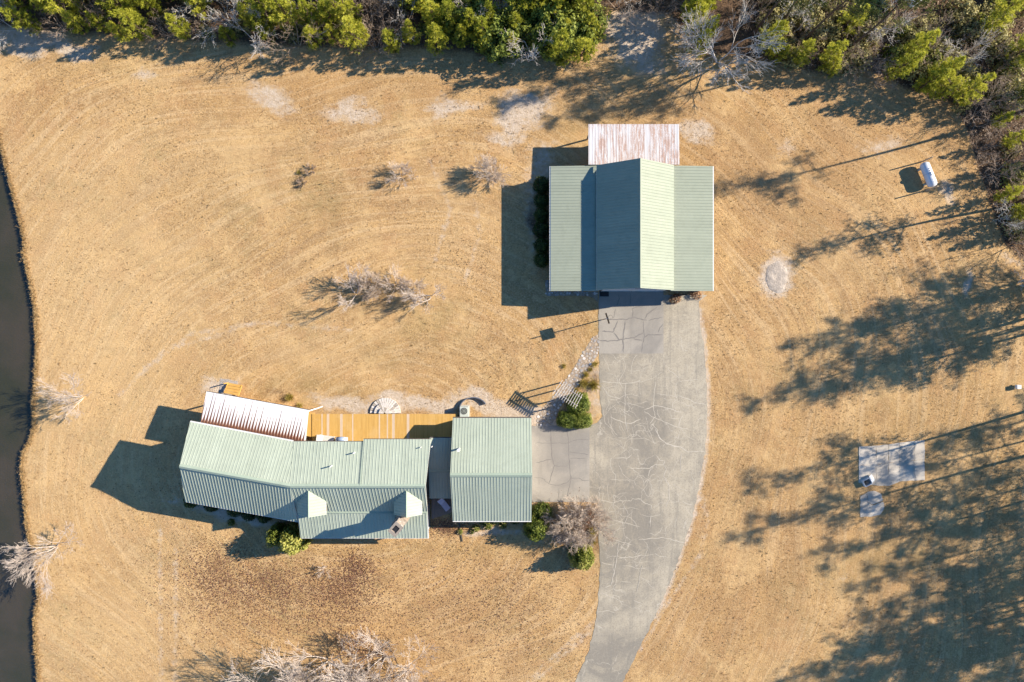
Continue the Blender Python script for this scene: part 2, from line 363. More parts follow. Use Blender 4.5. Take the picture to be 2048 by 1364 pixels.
M['pale'] = simple('pale_bare_bark', (0.62, 0.53, 0.445), (0.50, 0.41, 0.335), 3, 0.9)
M['birch'] = simple('grey_white_bark', (0.66, 0.61, 0.545), (0.52, 0.475, 0.42), 3, 0.9)
M['twig'] = simple('brown_twig_bark', (0.42, 0.325, 0.245), (0.31, 0.23, 0.17), 3, 0.9)
M['pinkt'] = simple('pinkish_twig_bark', (0.58, 0.475, 0.375), (0.46, 0.365, 0.28), 3, 0.9)
M['pine'] = leafmat('pine_needles', (0.110, 0.125, 0.018), (0.360, 0.380, 0.040), (0.640, 0.610, 0.090), trans=0.42)
M['tallpine'] = leafmat('tall_pine_needles', (0.030, 0.045, 0.012), (0.075, 0.095, 0.018), (0.140, 0.155, 0.030))
M['ever'] = leafmat('evergreen_leaves', (0.070, 0.098, 0.014), (0.190, 0.215, 0.034), (0.400, 0.380, 0.095))
M['box'] = leafmat('boxwood_leaves', (0.045, 0.070, 0.010), (0.130, 0.175, 0.026), (0.290, 0.310, 0.060))
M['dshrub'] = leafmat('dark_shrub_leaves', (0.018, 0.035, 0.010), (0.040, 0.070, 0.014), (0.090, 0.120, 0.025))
M['everd'] = leafmat('dark_evergreen_leaves', (0.035, 0.060, 0.010), (0.110, 0.150, 0.024), (0.260, 0.290, 0.050))
M['olive'] = leafmat('olive_brush_leaves', (0.085, 0.078, 0.024), (0.230, 0.200, 0.066), (0.440, 0.380, 0.150))
M['yellow'] = leafmat('straw_grass_blades', (0.200, 0.155, 0.030), (0.400, 0.310, 0.070), (0.560, 0.450, 0.140))
M['redsh'] = leafmat('russet_shrub_leaves', (0.150, 0.070, 0.030), (0.330, 0.170, 0.080), (0.520, 0.320, 0.180))
M['tuft'] = leafmat('dry_grass_blades', (0.200, 0.115, 0.045), (0.420, 0.265, 0.110), (0.600, 0.430, 0.210), trans=0.2)
M['leafl'] = leafmat('fallen_leaves', (0.100, 0.046, 0.028), (0.185, 0.088, 0.053), (0.310, 0.170, 0.095), trans=0)
M['leafb'] = leafmat('brown_leaf_litter', (0.070, 0.045, 0.028), (0.170, 0.110, 0.066), (0.330, 0.235, 0.150), trans=0)
M['weed'] = leafmat('weed_blades', (0.170, 0.120, 0.050), (0.310, 0.215, 0.090), (0.480, 0.350, 0.160), trans=0.2)
M['wcor'] = simple('shed_pale_metal', (0.56, 0.58, 0.60), (0.44, 0.46, 0.48), 3, 0.5)

# ------------------------------------------------------------------ ground sheet with pond bank
EDGE = [(-400, -2500), (-140, -300), (-95, 0), (-45, 150), (-8, 245), (4, 300), (22, 370), (40, 440), (50, 492), (46, 505), (60, 560), (70, 620), (74, 690), (71, 760), (66, 810),
        (69, 850), (61, 880), (46, 905), (43, 935), (48, 985), (52, 1040), (56, 1066), (66, 1105), (74, 1150), (77, 1195), (69, 1240), (71, 1290), (76, 1340), (75, 1400), (60, 1600), (-200, 4000)]
ex = np.array([(p[0] - 1024) * MPP for p in EDGE]); ey = np.array([(682 - p[1]) * MPP for p in EDGE])
ordr = np.argsort(ey); ex, ey = ex[ordr], ey[ordr]
def axis(lo, hi, step, far):
    a = list(np.arange(lo, hi, step)); s = step; x = hi
    while x < far: a.append(x); s *= 1.35; x += s
    a.append(far); s = step; x = lo - step; b = []
    while x > -far: b.append(x); s *= 1.35; x -= s
    b.append(-far); return np.array(b[::-1] + a)
def ground():
    ys = axis(-42, 42, 0.3, 900.0)
    tx = list(np.arange(0, 118, 0.3)); s = 0.3; x = 118
    while x < 950: tx.append(x); s *= 1.35; x += s
    tx = np.array(tx); ny, nx = len(ys), len(tx) + 3
    xe = np.interp(ys, ey, ex)
    xe = xe + np.array([0.26 * mnoise.noise((0, y * 0.55, 3)) + 0.16 * mnoise.noise((0, y * 2.1, 7)) + 0.10 * mnoise.noise((0, y * 5.1, 7)) if abs(y) < 60 else 0 for y in ys])
    X = np.zeros((ny, nx)); Z = np.zeros((ny, nx))
    X[:, 0] = xe - 0.85; Z[:, 0] = -1.3; X[:, 1] = xe - 0.28; Z[:, 1] = -0.55; X[:, 2] = xe - 0.10; Z[:, 2] = -0.10
    X[:, 3:] = xe[:, None] + tx[None, :]
    Y = np.repeat(ys[:, None], nx, 1)
    V = np.stack([X, Y, Z], -1).reshape(-1, 3)
    i, j = np.meshgrid(np.arange(ny - 1), np.arange(nx - 1), indexing='ij'); a = (i * nx + j).ravel()
    F = np.concatenate([np.stack([a, a + 1, a + nx + 1], -1), np.stack([a, a + nx + 1, a + nx], -1)])
    me = np_mesh('ground', V, F, M['ground'], smooth=True)
    px = V[:, 0] / MPP + 1024; py = 682 - V[:, 1] / MPP
    inn = (np.abs(V[:, 0]) < 75) & (np.abs(V[:, 1]) < 48); W2 = np.zeros((len(V), 2))
    W2[inn] = [(14 * a.x + 9 * b.x + 5 * c_.x, 14 * a.y + 9 * b.y + 5 * c_.y) for a, b, c_ in ((mnoise.noise_vector((x / 75, y / 75, 1)), mnoise.noise_vector((x / 30, y / 30, 5)), mnoise.noise_vector((x / 13, y / 13, 9))) for x, y in zip(px[inn], py[inn]))]
    def ell(lst, wp=1.6):
        out = np.zeros(len(V)); 
        for (cx, cy, rx, ry, ang, s) in lst:
            ca, sa = math.cos(math.radians(ang)), math.sin(math.radians(ang)); dx, dy = px + W2[:, 0] * wp * min(1, rx / 35) - cx, py + W2[:, 1] * wp * min(1, ry / 25) - cy
            q = ((dx * ca + dy * sa) / rx) ** 2 + ((-dx * sa + dy * ca) / ry) ** 2
            out = np.maximum(out, s * np.exp(-q * 0.9))
        return out
    sand = ell([(545, 195, 60, 28, 25, .55), (700, 228, 65, 24, 0, .55), (905, 210, 70, 22, -5, .55), (1035, 230, 48, 40, 0, .8), (1085, 200, 34, 22, 0, .45), (1010, 278, 50, 18, 10, .6), (60, 78, 95, 30, 8, .8), (150, 95, 45, 20, 0, .7),
                (1275, 65, 62, 55, 20, .95), (1295, 130, 40, 20, 0, .6), (1400, 262, 45, 22, 25, .6), (1768, 290, 50, 25, 0, .42), (1895, 385, 18, 22, 0, .6),
                (1938, 566, 9, 22, 15, .8), (2020, 520, 40, 10, 30, .5), (285, 155, 30, 25, 0, .45), (690, 812, 55, 14, 0, .85), (775, 808, 50, 26, 0, .95), (870, 810, 70, 20, 0, .75), (970, 805, 60, 22, 20, .8), (1045, 830, 45, 16, 15, .95),
                (1090, 838, 40, 30, 0, .8), (440, 770, 42, 22, 0, .65), (640, 800, 40, 20, 0, .3), (1075, 1070, 18, 14, 0, .7), (1408, 600, 16, 60, 0, .3), (1065, 930, 5, 90, 0, .8), (1090, 330, 40, 60, 0, .45), (1067, 420, 20, 120, 0, .4),
                (470, 1030, 130, 16, 10, .65), (985, 1065, 80, 9, 0, .5), (1190, 780, 30, 90, 0, .42), (2000, 160, 40, 70, 0, .35), (1400, 880, 30, 14, 0, .2), (1690, 1150, 60, 10, -20, .3), (1560, 300, 40, 30, 0, .3)])
    pit = ell([(1553, 555, 32, 42, 8, .95)], .35); sand = np.maximum(sand, pit)
    # thin lighter wheel tracks beside the drive and round the yard
    tr = [[(1398, 980), (1416, 1040), (1400, 1110), (1340, 1200), (1280, 1300)], [(1190, 1240), (1100, 1320), (1040, 1380)], [(1185, 1260), (1060, 1370)], [(320, 1060), (322, 1364)], [(352, 1090), (350, 1364)], [(300, 730), (380, 670), (520, 645), (700, 660)],
          [(240, 790), (330, 700), (470, 660)], [(870, 520), (900, 420), (860, 320)], [(930, 560), (960, 470), (950, 400)]]
    for pl in tr:
        for (ax, ay), (bx, by) in zip(pl, pl[1:]):
            L2 = (bx - ax) ** 2 + (by - ay) ** 2; t = np.clip(((px - ax) * (bx - ax) + (py - ay) * (by - ay)) / L2, 0, 1)
            dd = np.hypot(px - ax - t * (bx - ax), py - ay - t * (by - ay)); sand = np.maximum(sand, 0.33 * np.exp(-(dd / 8) ** 2))
    bx = [-200, 0, 150, 330, 600, 720, 850, 1000, 1130, 1195, 1215, 1340, 1390, 1520, 1660, 1740, 1830, 1900, 1935, 1955, 1985, 2010, 2040, 2300]
    by = [55, 52, 68, 80, 92, 98, 96, 112, 118, 60, 20, 30, 110, 120, 150, 140, 185, 205, 260, 330, 420, 490, 520, 540]
    edge = np.interp(px, bx, by)
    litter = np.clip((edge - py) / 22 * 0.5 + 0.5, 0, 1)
    litter = np.maximum(litter, ell([(600, 365, 20, 24, 0, .55), (800, 350, 30, 14, 0, .5), (985, 345, 30, 40, 20, .6), (760, 575, 50, 26, 0, .35), (1165, 1050, 60, 60, 0, .85), (1100, 1040, 30, 30, 0, .6), (1370, 595, 45, 14, 0, .8), (890, 1055, 45, 20, 0, .55),
                                     (700, 1355, 170, 30, 0, .5), (1075, 440, 26, 110, 0, .6), (1190, 770, 16, 60, 0, .55), (1735, 972, 18, 10, 0, .6), (1770, 965, 14, 10, 0, .5), (570, 790, 80, 20, 10, .45), (1990, 330, 60, 150, 0, .45), (1910, 300, 22, 90, -10, .3)]))
    leaf = ell([(535, 1170, 80, 40, 10, .50), (690, 1165, 50, 38, -15, .52), (715, 1130, 30, 34, 0, .44), (420, 1150, 50, 60, 0, .42), (600, 1240, 140, 60, 0, .36), (830, 1180, 180, 70, 0, .30), (1010, 1240, 160, 110, 0, .27), (720, 1300, 40, 30, 0, .45), (880, 1260, 30, 15, 0, .4), (380, 1180, 60, 60, 0, .33), (1350, 1200, 120, 160, 0, .14)])
    green = ell([(850, 650, 90, 60, 20, .5), (640, 420, 60, 60, 0, .4), (1190, 250, 80, 40, 0, .6), (1190, 650, 20, 30, 0, .7), (780, 700, 60, 30, 0, .5), (1750, 1130, 160, 50, -15, .6), (1800, 860, 200, 60, -15, .35), (940, 1100, 300, 16, 0, .45), (600, 770, 130, 24, 10, .5), (1900, 1000, 150, 150, 0, .4), (200, 130, 100, 30, 0, .3), (1650, 60, 500, 90, 0, .2), (480, 420, 120, 120, 0, .25)])
    for pl in ([(1400, 620), (1409, 690), (1415, 760), (1416, 830), (1412, 905), (1400, 975), (1385, 1042), (1366, 1095), (1345, 1155), (1310, 1235)],):
        for (ax, ay), (bx_, by_) in zip(pl, pl[1:]):
            t = np.clip(((px - ax) * (bx_ - ax) + (py - ay) * (by_ - ay)) / ((bx_ - ax) ** 2 + (by_ - ay) ** 2), 0, 1); sand = np.maximum(sand, 0.55 * np.exp(-(np.hypot(px - ax - t * (bx_ - ax), py - ay - t * (by_ - ay)) / 7) ** 2))
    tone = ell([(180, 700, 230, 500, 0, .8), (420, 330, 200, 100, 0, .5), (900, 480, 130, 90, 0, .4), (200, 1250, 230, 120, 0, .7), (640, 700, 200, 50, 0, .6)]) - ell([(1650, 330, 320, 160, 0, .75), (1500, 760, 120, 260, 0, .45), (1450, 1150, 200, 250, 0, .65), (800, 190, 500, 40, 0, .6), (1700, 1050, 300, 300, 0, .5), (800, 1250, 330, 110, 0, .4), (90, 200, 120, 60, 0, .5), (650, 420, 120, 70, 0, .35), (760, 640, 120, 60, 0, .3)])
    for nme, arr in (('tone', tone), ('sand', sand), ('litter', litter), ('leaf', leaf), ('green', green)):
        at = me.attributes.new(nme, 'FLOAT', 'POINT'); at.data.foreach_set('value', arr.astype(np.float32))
    rx, ry = px - 760 + 34 * np.sin(py / 130) + 14 * np.sin(px / 70 + py / 95), (py - 900) * 1.15 + 36 * np.sin(px / 150 + 1) + 12 * np.sin(py / 60 - px / 110)
    r = np.hypot(rx, ry) * MPP; an = np.unwrap(np.arctan2(ry, rx)) * 18
    fl = np.stack([r, np.arctan2(ry, rx) * 18, np.zeros_like(r)], -1).astype(np.float32)
    at = me.attributes.new('flow', 'FLOAT_VECTOR', 'POINT'); at.data.foreach_set('vector', fl.ravel())
    o = link('ground', me); o['kind'] = 'structure'
    wm = MB().add([(-1000, -1000, -0.42), (0, -1000, -0.42), (0, 1000, -0.42), (-1000, 1000, -0.42)], [(0, 1, 2, 3)])
    # water sheet stops inside the bank
    pts = [(x - 0.05, y, -0.42) for x, y in zip(ex, ey) if abs(y) < 250]
    poly = [(-900, pts[0][1], -0.42)] + pts + [(-900, pts[-1][1], -0.42)]
    wo = MB().add(poly, [tuple(range(len(poly)))]).build('pond_water', M['water']); wo['kind'] = 'structure'
ground()

# ------------------------------------------------------------------ driveway, aprons, cracks
def rag(poly, step=7, amp=1.6, seed=1, close=True):
    out = []; n = len(poly)
    for i in range(n if close else n - 1):
        a, b = poly[i], poly[(i + 1) % n]; L = math.dist(a[:2], b[:2]); k = max(1, int(L / step))
        for j in range(k):
            t = j / k; x = a[0] + (b[0] - a[0]) * t; y = a[1] + (b[1] - a[1]) * t
            nx, ny = -(b[1] - a[1]) / L, (b[0] - a[0]) / L; q = amp * mnoise.noise((x * 0.11, y * 0.11, seed)) * 1.6
            out.append((x + nx * q, y + ny * q))
    if not close: out.append(poly[-1])
    return out
def flat(name, poly, mat, z, seed=1, amp=1.6, th=0.06):
    pts = [PL(x, y) for x, y in rag(poly, 7, amp, seed)]
    o = MB().prism([(p.x, p.y) for p in pts], z - th, z).build(name, mat); o['kind'] = 'structure'; return o
DR = [(1197, 596), (1197, 690), (1199, 760), (1200, 800), (1205, 832), (1195, 846), (1170, 852), (1170, 1002), (1196, 1006), (1198, 1080), (1200, 1130), (1198, 1180), (1192, 1240), (1178, 1300), (1150, 1364), (1110, 1440), (900, 1760),
      (960, 1790), (1200, 1450), (1245, 1364), (1282, 1290), (1312, 1230), (1346, 1150), (1367, 1090), (1384, 1040), (1399, 970), (1411, 900), (1415, 820), (1413, 760), (1408, 690), (1400, 645), (1398, 603), (1415, 590), (1330, 590)]
drive = flat('driveway', DR, M['drive'], 0.020, 2, 1.8)
bapr = flat('barn_apron', [(1198, 582), (1327, 582), (1327, 707), (1198, 707)], M['apron'], 0.026, 4, 0.25)
gapr = flat('garage_apron', [(1058, 852), (1179, 850), (1179, 1004), (1058, 1004)], M['apron'], 0.026, 5, 0.3)
def crack(poly, wpx, parent, mat, z, seed):
    pts = []
    for (a, b) in zip(poly, poly[1:]):
        L = math.dist(a, b); k = max(1, int(L / 4))
        for j in range(k):
            t = j / k; x = a[0] + (b[0] - a[0]) * t; y = a[1] + (b[1] - a[1]) * t
            q = 1.8 * mnoise.noise((x * 0.16, y * 0.16, seed)); pts.append((x + q, y + 1.8 * mnoise.noise((y * 0.16, x * 0.16, seed + 5))))
    pts.append(poly[-1]); n = len(pts); vs = []
    for i, p in enumerate(pts):
        a = pts[max(0, i - 1)]; b = pts[min(n - 1, i + 1)]; L = math.dist(a, b) or 1
        nx, ny = -(b[1] - a[1]) / L, (b[0] - a[0]) / L
        ww = wpx * 0.5 * (0.65 + 0.7 * abs(mnoise.noise((p[0] * 0.2, p[1] * 0.2, 9)))) * (0.4 if i in (0, n - 1) else 1)
        for s in (1, -1):
            q = PL(p[0] + nx * ww * s, p[1] + ny * ww * s, z); vs.append(q)
    fs = [(2 * i + 1, 2 * i, 2 * i + 2, 2 * i + 3)[::1] for i in range(n - 1)]
    MB().add(vs, fs).build('crack', mat, parent)
def tr(lst, ox, oy, k): return [[(ox + x / k, oy + y / k) for x, y in pl] for pl in lst]
A1 = tr([[(930, 740), (1120, 760), (1220, 750), (1280, 730)], [(1140, 760), (1135, 1000), (1140, 1120), (1160, 1190)], [(1310, 1000), (1400, 960), (1480, 970), (1620, 1010), (1650, 1020)], [(1310, 1010), (1380, 1060), (1500, 1110), (1620, 1160), (1720, 1180)],
         [(1620, 1160), (1640, 1080), (1670, 1050)], [(1630, 1080), (1560, 1075), (1550, 1030)], [(1610, 740), (1590, 840), (1610, 900), (1570, 940), (1565, 990)], [(1620, 870), (1720, 900), (1760, 930), (1870, 950)],
         [(1410, 740), (1400, 880), (1395, 980), (1410, 1060), (1360, 1130)], [(1000, 1060), (1060, 1090), (1130, 1115), (1200, 1120), (1280, 1080)], [(1430, 850), (1560, 870), (1620, 880)], [(1520, 620), (1620, 700), (1640, 740), (1800, 720)], [(1640, 1160), (1630, 1240), (1575, 1310)], [(1380, 1120), (1430, 1180), (1440, 1240), (1520, 1310), (1660, 1340)], [(930, 780), (990, 870), (1100, 900)], [(1150, 930), (1310, 980)]], 1000, 600, 4.547)
A2 = tr([[(1350, 90), (1390, 190), (1450, 240), (1540, 280), (1640, 295), (1700, 345), (1880, 335)], [(1360, 380), (1400, 430), (1450, 440), (1440, 480), (1350, 480), (1290, 520), (1080, 520)], [(1445, 480), (1470, 530), (1440, 610), (1500, 700), (1500, 850), (1470, 940)],
         [(750, 780), (740, 860), (900, 890), (960, 870), (1090, 870), (1110, 845), (1190, 850), (1240, 900), (1310, 920), (1300, 970)], [(1310, 690), (1310, 800)], [(1550, 690), (1620, 740), (1700, 760)], [(1640, 880), (1720, 910), (1760, 905)], [(900, 800), (905, 960)], [(770, 690), (740, 780), (790, 800)], [(860, 640), (1090, 650)], [(1040, 30), (1050, 130)], [(960, 60), (975, 110)], [(1640, 350), (1620, 420), (1620, 560)], [(920, 410), (1060, 405), (1100, 370)]], 1060, 840, 5.39)
A3 = tr([[(640, 450), (720, 470), (790, 490)], [(570, 690), (640, 705)], [(640, 560), (740, 590)], [(670, 660), (750, 660), (800, 645)], [(570, 860), (620, 880), (700, 915)], [(550, 970), (600, 960), (650, 975)], [(540, 1045), (580, 1060)], [(670, 570), (655, 690), (625, 820), (590, 830)], [(850, 420), (845, 490)], [(780, 560), (920, 550), (1040, 580)], [(870, 640), (900, 655), (950, 660)], [(700, 480), (720, 420), (700, 370)], [(800, 700), (770, 860)], [(680, 795), (740, 803)], [(750, 905), (800, 920)]], 1000, 880, 2.818)
for i, pl in enumerate(A1 + A2 + A3): crack(pl, rng.uniform(0.8, 1.5), drive, M['crack_sand'], 0.0235 + 0.0004 * i, i)
for k in range(150):
    x, y = (rng.uniform(1205, 1395), rng.uniform(700, 1180)) if k < 95 else (rng.gauss(1225, 18), rng.gauss(830, 60)) if k < 125 else (rng.gauss(1225, 16), rng.gauss(1020, 40)); an = rng.uniform(0, 6.28); pl = [(x, y)]
    for j in range(rng.randint(2, 5)):
        an += rng.uniform(-0.8, 0.8); x += math.cos(an) * rng.uniform(8, 16); y += math.sin(an) * rng.uniform(8, 16); pl.append((x, y))
    if all(1203 < p[0] < 1395 - max(0, (p[1] - 960) * 0.28) for p in pl): crack(pl, rng.uniform(0.45, 0.8), drive, M['crack_sand'], 0.0222 + 0.00002 * k, 90 + k)
B1 = tr([[(960, 390), (970, 330), (980, 295)], [(905, 402), (1080, 405), (1160, 380), (1260, 410), (1300, 410)], [(1155, 385), (1150, 290), (1260, 270)], [(1280, 405), (1300, 350), (1400, 280)], [(1320, 410), (1460, 380)], [(1260, 415), (1270, 540), (1270, 600), (1240, 740)], [(1270, 590), (1310, 560), (1460, 560)], [(1410, 540), (1430, 490), (1465, 450)],
         [(1075, 425), (1070, 510), (1050, 600), (1060, 740)], [(810, 620), (920, 625), (1040, 610), (1160, 590), (1260, 540)], [(840, 520), (950, 540), (1000, 420)], [(1020, 620), (960, 540)], [(1160, 600), (1250, 615)], [(1010, 150), (1015, 190), (990, 260)], [(1130, 130), (1130, 250)]], 1040, 560, 5.12)
for i, pl in enumerate(B1): crack(pl, rng.uniform(1.8, 3.0), bapr, M['crack_dark'], 0.0285 + 0.0006 * i, 30 + i)
G1 = tr([[(225, 90), (230, 240), (235, 400), (260, 490), (205, 685)], [(400, 100), (415, 260), (420, 420), (430, 560), (440, 630), (400, 830)], [(70, 245), (200, 250), (410, 245), (520, 205), (640, 212)], [(420, 345), (510, 355), (630, 370)], [(70, 460), (240, 420)], [(260, 490), (310, 500), (405, 495)], [(50, 620), (130, 625), (205, 690), (300, 705), (400, 675), (440, 625), (530, 625), (570, 655), (640, 650)], [(310, 730), (310, 850)], [(430, 415), (600, 410)]], 1060, 840, 5.39)
for i, pl in enumerate(G1): crack(pl, rng.uniform(1.1, 1.9), gapr, M['crack_dark'], 0.0285 + 0.0006 * i, 60 + i)

# ------------------------------------------------------------------ roofs
def clip_v(poly, u):
    vs = []; n = len(poly)
    for i in range(n):
        a, b = poly[i], poly[(i + 1) % n]
        if abs(a[0] - b[0]) < 1e-9: 
            if abs(a[0] - u) < 1e-6: vs += [a[1], b[1]]
            continue
        t = (u - a[0]) / (b[0] - a[0])
        if -1e-7 <= t <= 1 + 1e-7: vs.append(a[1] + t * (b[1] - a[1]))
    return (min(vs), max(vs)) if vs else None
PROF = [(0, 0), (0.115, 0), (0.138, 0.027), (0.160, 0.027), (0.180, 0), (0.305, 0)]
def roof_plane(pts, udir, parent, mat, th=0.14, pw=0.915, slabmat=None, uv=False, name='roof', rib=1.0):
    """pts: convex planar polygon (world); udir: along the eave. Makes the deck slab as a part and each metal sheet as its sub-part."""
    pts = [Vector(p) for p in pts]
    n = Vector((0, 0, 0))
    for i in range(len(pts)): n += pts[i].cross(pts[(i + 1) % len(pts)])
    n.normalize()
    if n.z < 0: n = -n
    u = (Vector(udir) - n * Vector(udir).dot(n)).normalized(); v = n.cross(u)
    if v.z > 0: v = -v                                        # v runs down the slope
    o = pts[0]; off = (sum(pts, Vector()) / len(pts) - o).dot(n)
    P2 = [((p - o).dot(u), (p - o).dot(v)) for p in pts]
    u0, u1 = min(p[0] for p in P2), max(p[0] for p in P2); v0, v1 = min(p[1] for p in P2), max(p[1] for p in P2)
    slab = MB().slab([p - Vector((0, 0, 0.03)) for p in pts], th).build(name, slabmat or M['trim'], parent)
    k = max(1, round((u1 - u0) / pw)); wd = (u1 - u0) / k; mods = max(1, round(wd / 0.305)); mw = wd / mods
    flip = u.cross(v).dot(n) < 0
    for i in range(k):
        us = []
        for m_ in range(mods):
            for q, hh in PROF[:-1]: us.append((u0 + i * wd + m_ * mw + q / 0.305 * mw, hh))
        us.append((u0 + (i + 1) * wd, 0))
        vs, uvs = [], []
        for uu, hh in us:
            cl = clip_v(P2, min(max(uu, u0 + 1e-4), u1 - 1e-4))
            for vv in cl:
                vs.append(o + u * uu + v * vv + n * (off + hh * rib)); uvs.append((uu - u0, (vv - v0) / (v1 - v0)))
        fs = []
        for j in range(len(us) - 1):
            f = (2 * j, 2 * j + 1, 2 * j + 3, 2 * j + 2); fs.append(f[::-1] if flip else f)
        ob = MB().add(vs, fs).build('roof_panel', mat, slab)
        if uv:
            ul = ob.data.uv_layers.new(name='UVMap')
            for lp in ob.data.loops: ul.data[lp.index].uv = uvs[lp.vertex_index]
    return slab
def ridge_cap(a, b, parent, mat, wd=0.42, drop=0.10):
    a, b = Vector(a), Vector(b); t = (b - a).normalized(); s = t.cross(Vector((0, 0, 1))).normalized(); vs = []
    for p in (a, b):
        for k, z in ((-1, -drop + 0.06), (0, 0.085), (1, -drop + 0.06)): vs.append(p + s * (k * wd / 2) + Vector((0, 0, z)))
    MB().add(vs, [(0, 1, 4, 3), (1, 2, 5, 4)]).build('ridge_cap', mat, parent)
def gutter(a, b, parent, mat, drop=0.10):
    MB().bar(Vector(a) - Vector((0, 0, drop)), Vector(b) - Vector((0, 0, drop)), 0.11, 0.11).build('gutter', mat, parent)
def sweep(mb, prof, a, b):
    """vertical cross-section prof [(offset across, z)] swept from plan point a to b (world); offset is to the left of a->b"""
    a, b = Vector((a[0], a[1], 0)), Vector((b[0], b[1], 0)); t = (b - a).normalized(); s = Vector((-t.y, t.x, 0)); n = len(prof)
    vs = [p + s * q + Vector((0, 0, z)) for p in (a, b) for q, z in prof]
    fs = [tuple(range(n)), tuple(range(n, 2 * n))[::-1]] + [((i + 1) % n, i, i + n, (i + 1) % n + n) for i in range(n)]
    mb.add(vs, fs)
def opening(parent, c, out, w_, h_, name='window', panes=2):
    """window or door on a wall: c centre on the wall, out = outward normal (plan)"""
    c = Vector(c); out = Vector((out[0], out[1], 0)).normalized(); s = Vector((-out.y, out.x, 0)); rz = math.atan2(s.y, s.x)
    fr = MB()
    for q in (-1, 1):
        fr.box(c + s * (q * (w_ / 2 + 0.04)) + out * 0.04, (0.09, 0.09, h_ + 0.17), rz)
        fr.box(c + Vector((0, 0, q * (h_ / 2 + 0.04))) + out * 0.038, (w_, 0.085, 0.09), rz)
    f = fr.build(name, M['trim'], parent)
    if name == 'window':
        for q in range(panes):
            MB().box(c + out * 0.012 + Vector((0, 0, (q - (panes - 1) / 2) * h_ / panes)), (w_, 0.02, h_ / panes - 0.04), rz).build('pane', M['glass'], f)
    else:
        k = max(1, round(h_ / 0.55))
        for q in range(k):
            MB().box(c + out * 0.02 + Vector((0, 0, (q - (k - 1) / 2) * h_ / k)), (w_, 0.035, h_ / k - 0.02), rz).build('door_panel', M['door'], f)

# ------------------------------------------------------------------ barn
def barn():
    t = thing('barn', 'big barn with pale green metal roof and raised centre section by the driveway', 'barn', PL(1258, 466))
    xw, xm, xr, xn, xe_ = 1098, 1185, 1258.5, 1332, 1409.5; yn, ys = 346.5, 586
    hw, hm, hk, hr = 2.92, 3.24, 3.55, 6.2
    def Q(x, y, h): return PL(x, y, h)
    U = (0, 1, 0)
    roof_plane([Q(xw, yn, hw), Q(xm + 5, yn, hm), Q(xm + 5, ys, hm), Q(xw, ys, hw)], U, t, M['roofb'])
    roof_plane([Q(xe_, yn, hw), Q(xn - 5, yn, hm), Q(xn - 5, ys, hm), Q(xe_, ys, hw)], U, t, M['roofb'])
    r1 = roof_plane([Q(xm, yn + 1, hk), Q(xr, yn + 1, hr), Q(xr, ys - 1, hr), Q(xm, ys - 1, hk)], U, t, M['roofb'])
    r2 = roof_plane([Q(xn, yn + 1, hk), Q(xr, yn + 1, hr), Q(xr, ys - 1, hr), Q(xn, ys - 1, hk)], U, t, M['roofb'])
    ridge_cap(Q(xr, yn + 1, hr), Q(xr, ys - 1, hr), r2, M['roofb'], 0.3, 0.10)
    gutter(Q(xw - 1, yn, hw), Q(xw - 1, ys, hw), t, M['trim']); gutter(Q(xe_ + 1, yn, hw), Q(xe_ + 1, ys, hw), t, M['trim'])
    c = (xr)
    def off(x): return -(x - xr) * MPP
    prof = [(off(xw + 6), 0), (off(xw + 6), hw - .18), (off(xm + 7), hm - .22), (off(xm + 7), hk - .2), (0, hr - .26), (off(xn - 7), hk - .2), (off(xn - 7), hm - .22), (off(xe_ - 6), hw - .18), (off(xe_ - 6), 0)]
    mb = MB(); sweep(mb, prof, Q(xr, ys - 5, 0), Q(xr, yn + 4, 0)); mb.build('wall', M['siding'], t)
    yS = Q(0, ys - 5, 0).y
    for x, ww in ((1232, 3.0), (1294, 3.0)): opening(t, (Q(x, 0, 0).x, yS, 1.35), (0, -1), ww, 2.5, 'door')
    for x in (1120, 1160, 1360, 1388): opening(t, (Q(x, 0, 0).x, yS, 1.6), (0, -1), 0.9, 1.2)
    for y in (390, 440, 490, 540): opening(t, (Q(xw + 6, 0, 0).x, Q(0, y, 0).y, 1.6), (-1, 0), 0.9, 1.1)
    for y in (390, 460, 530): opening(t, (Q(xe_ - 6, 0, 0).x, Q(0, y, 0).y, 1.6), (1, 0), 0.9, 1.1)
    # rusty lean-to on the far end
    a, b = 1170, 1343.5; y0, y1 = 267.5, 345.5; h0, h1 = 3.22, 3.36
    roof_plane([Q(a, y0, h0), Q(b, y0, h0), Q(b, y1, h1), Q(a, y1, h1)], (1, 0, 0), t, M['rustB'], 0.09, slabmat=M['postwood'], uv=True, name='lean_to_roof', rib=0.5)
    for x in (1174, 1228, 1284, 1339):
        MB().box(Q(x, 279, 1.5), (0.14, 0.14, 3.1)).build('post', M['postwood'], t)
    MB().bar(Q(a + 2, 279, 3.09), Q(b - 2, 279, 3.09), 0.1, 0.2).build('beam', M['postwood'], t)
    # stone strip along the wall
    f = MB()
    g = flat('stone_strip', [(1090, 560), (1099, 560), (1099, 584), (1196, 584), (1196, 604), (1184, 594), (1160, 591), (1092, 592)], M['gravel'], 0.012, 8, 0.8)
    for i in range(70):
        x, y = (rng.uniform(1094, 1194), rng.uniform(583.5, 590)) if i < 58 else (rng.uniform(1091, 1097), rng.uniform(562, 588))
        stone(PL(x, y, 0.012), rng.uniform(0.08, 0.17), g)
STONES = []
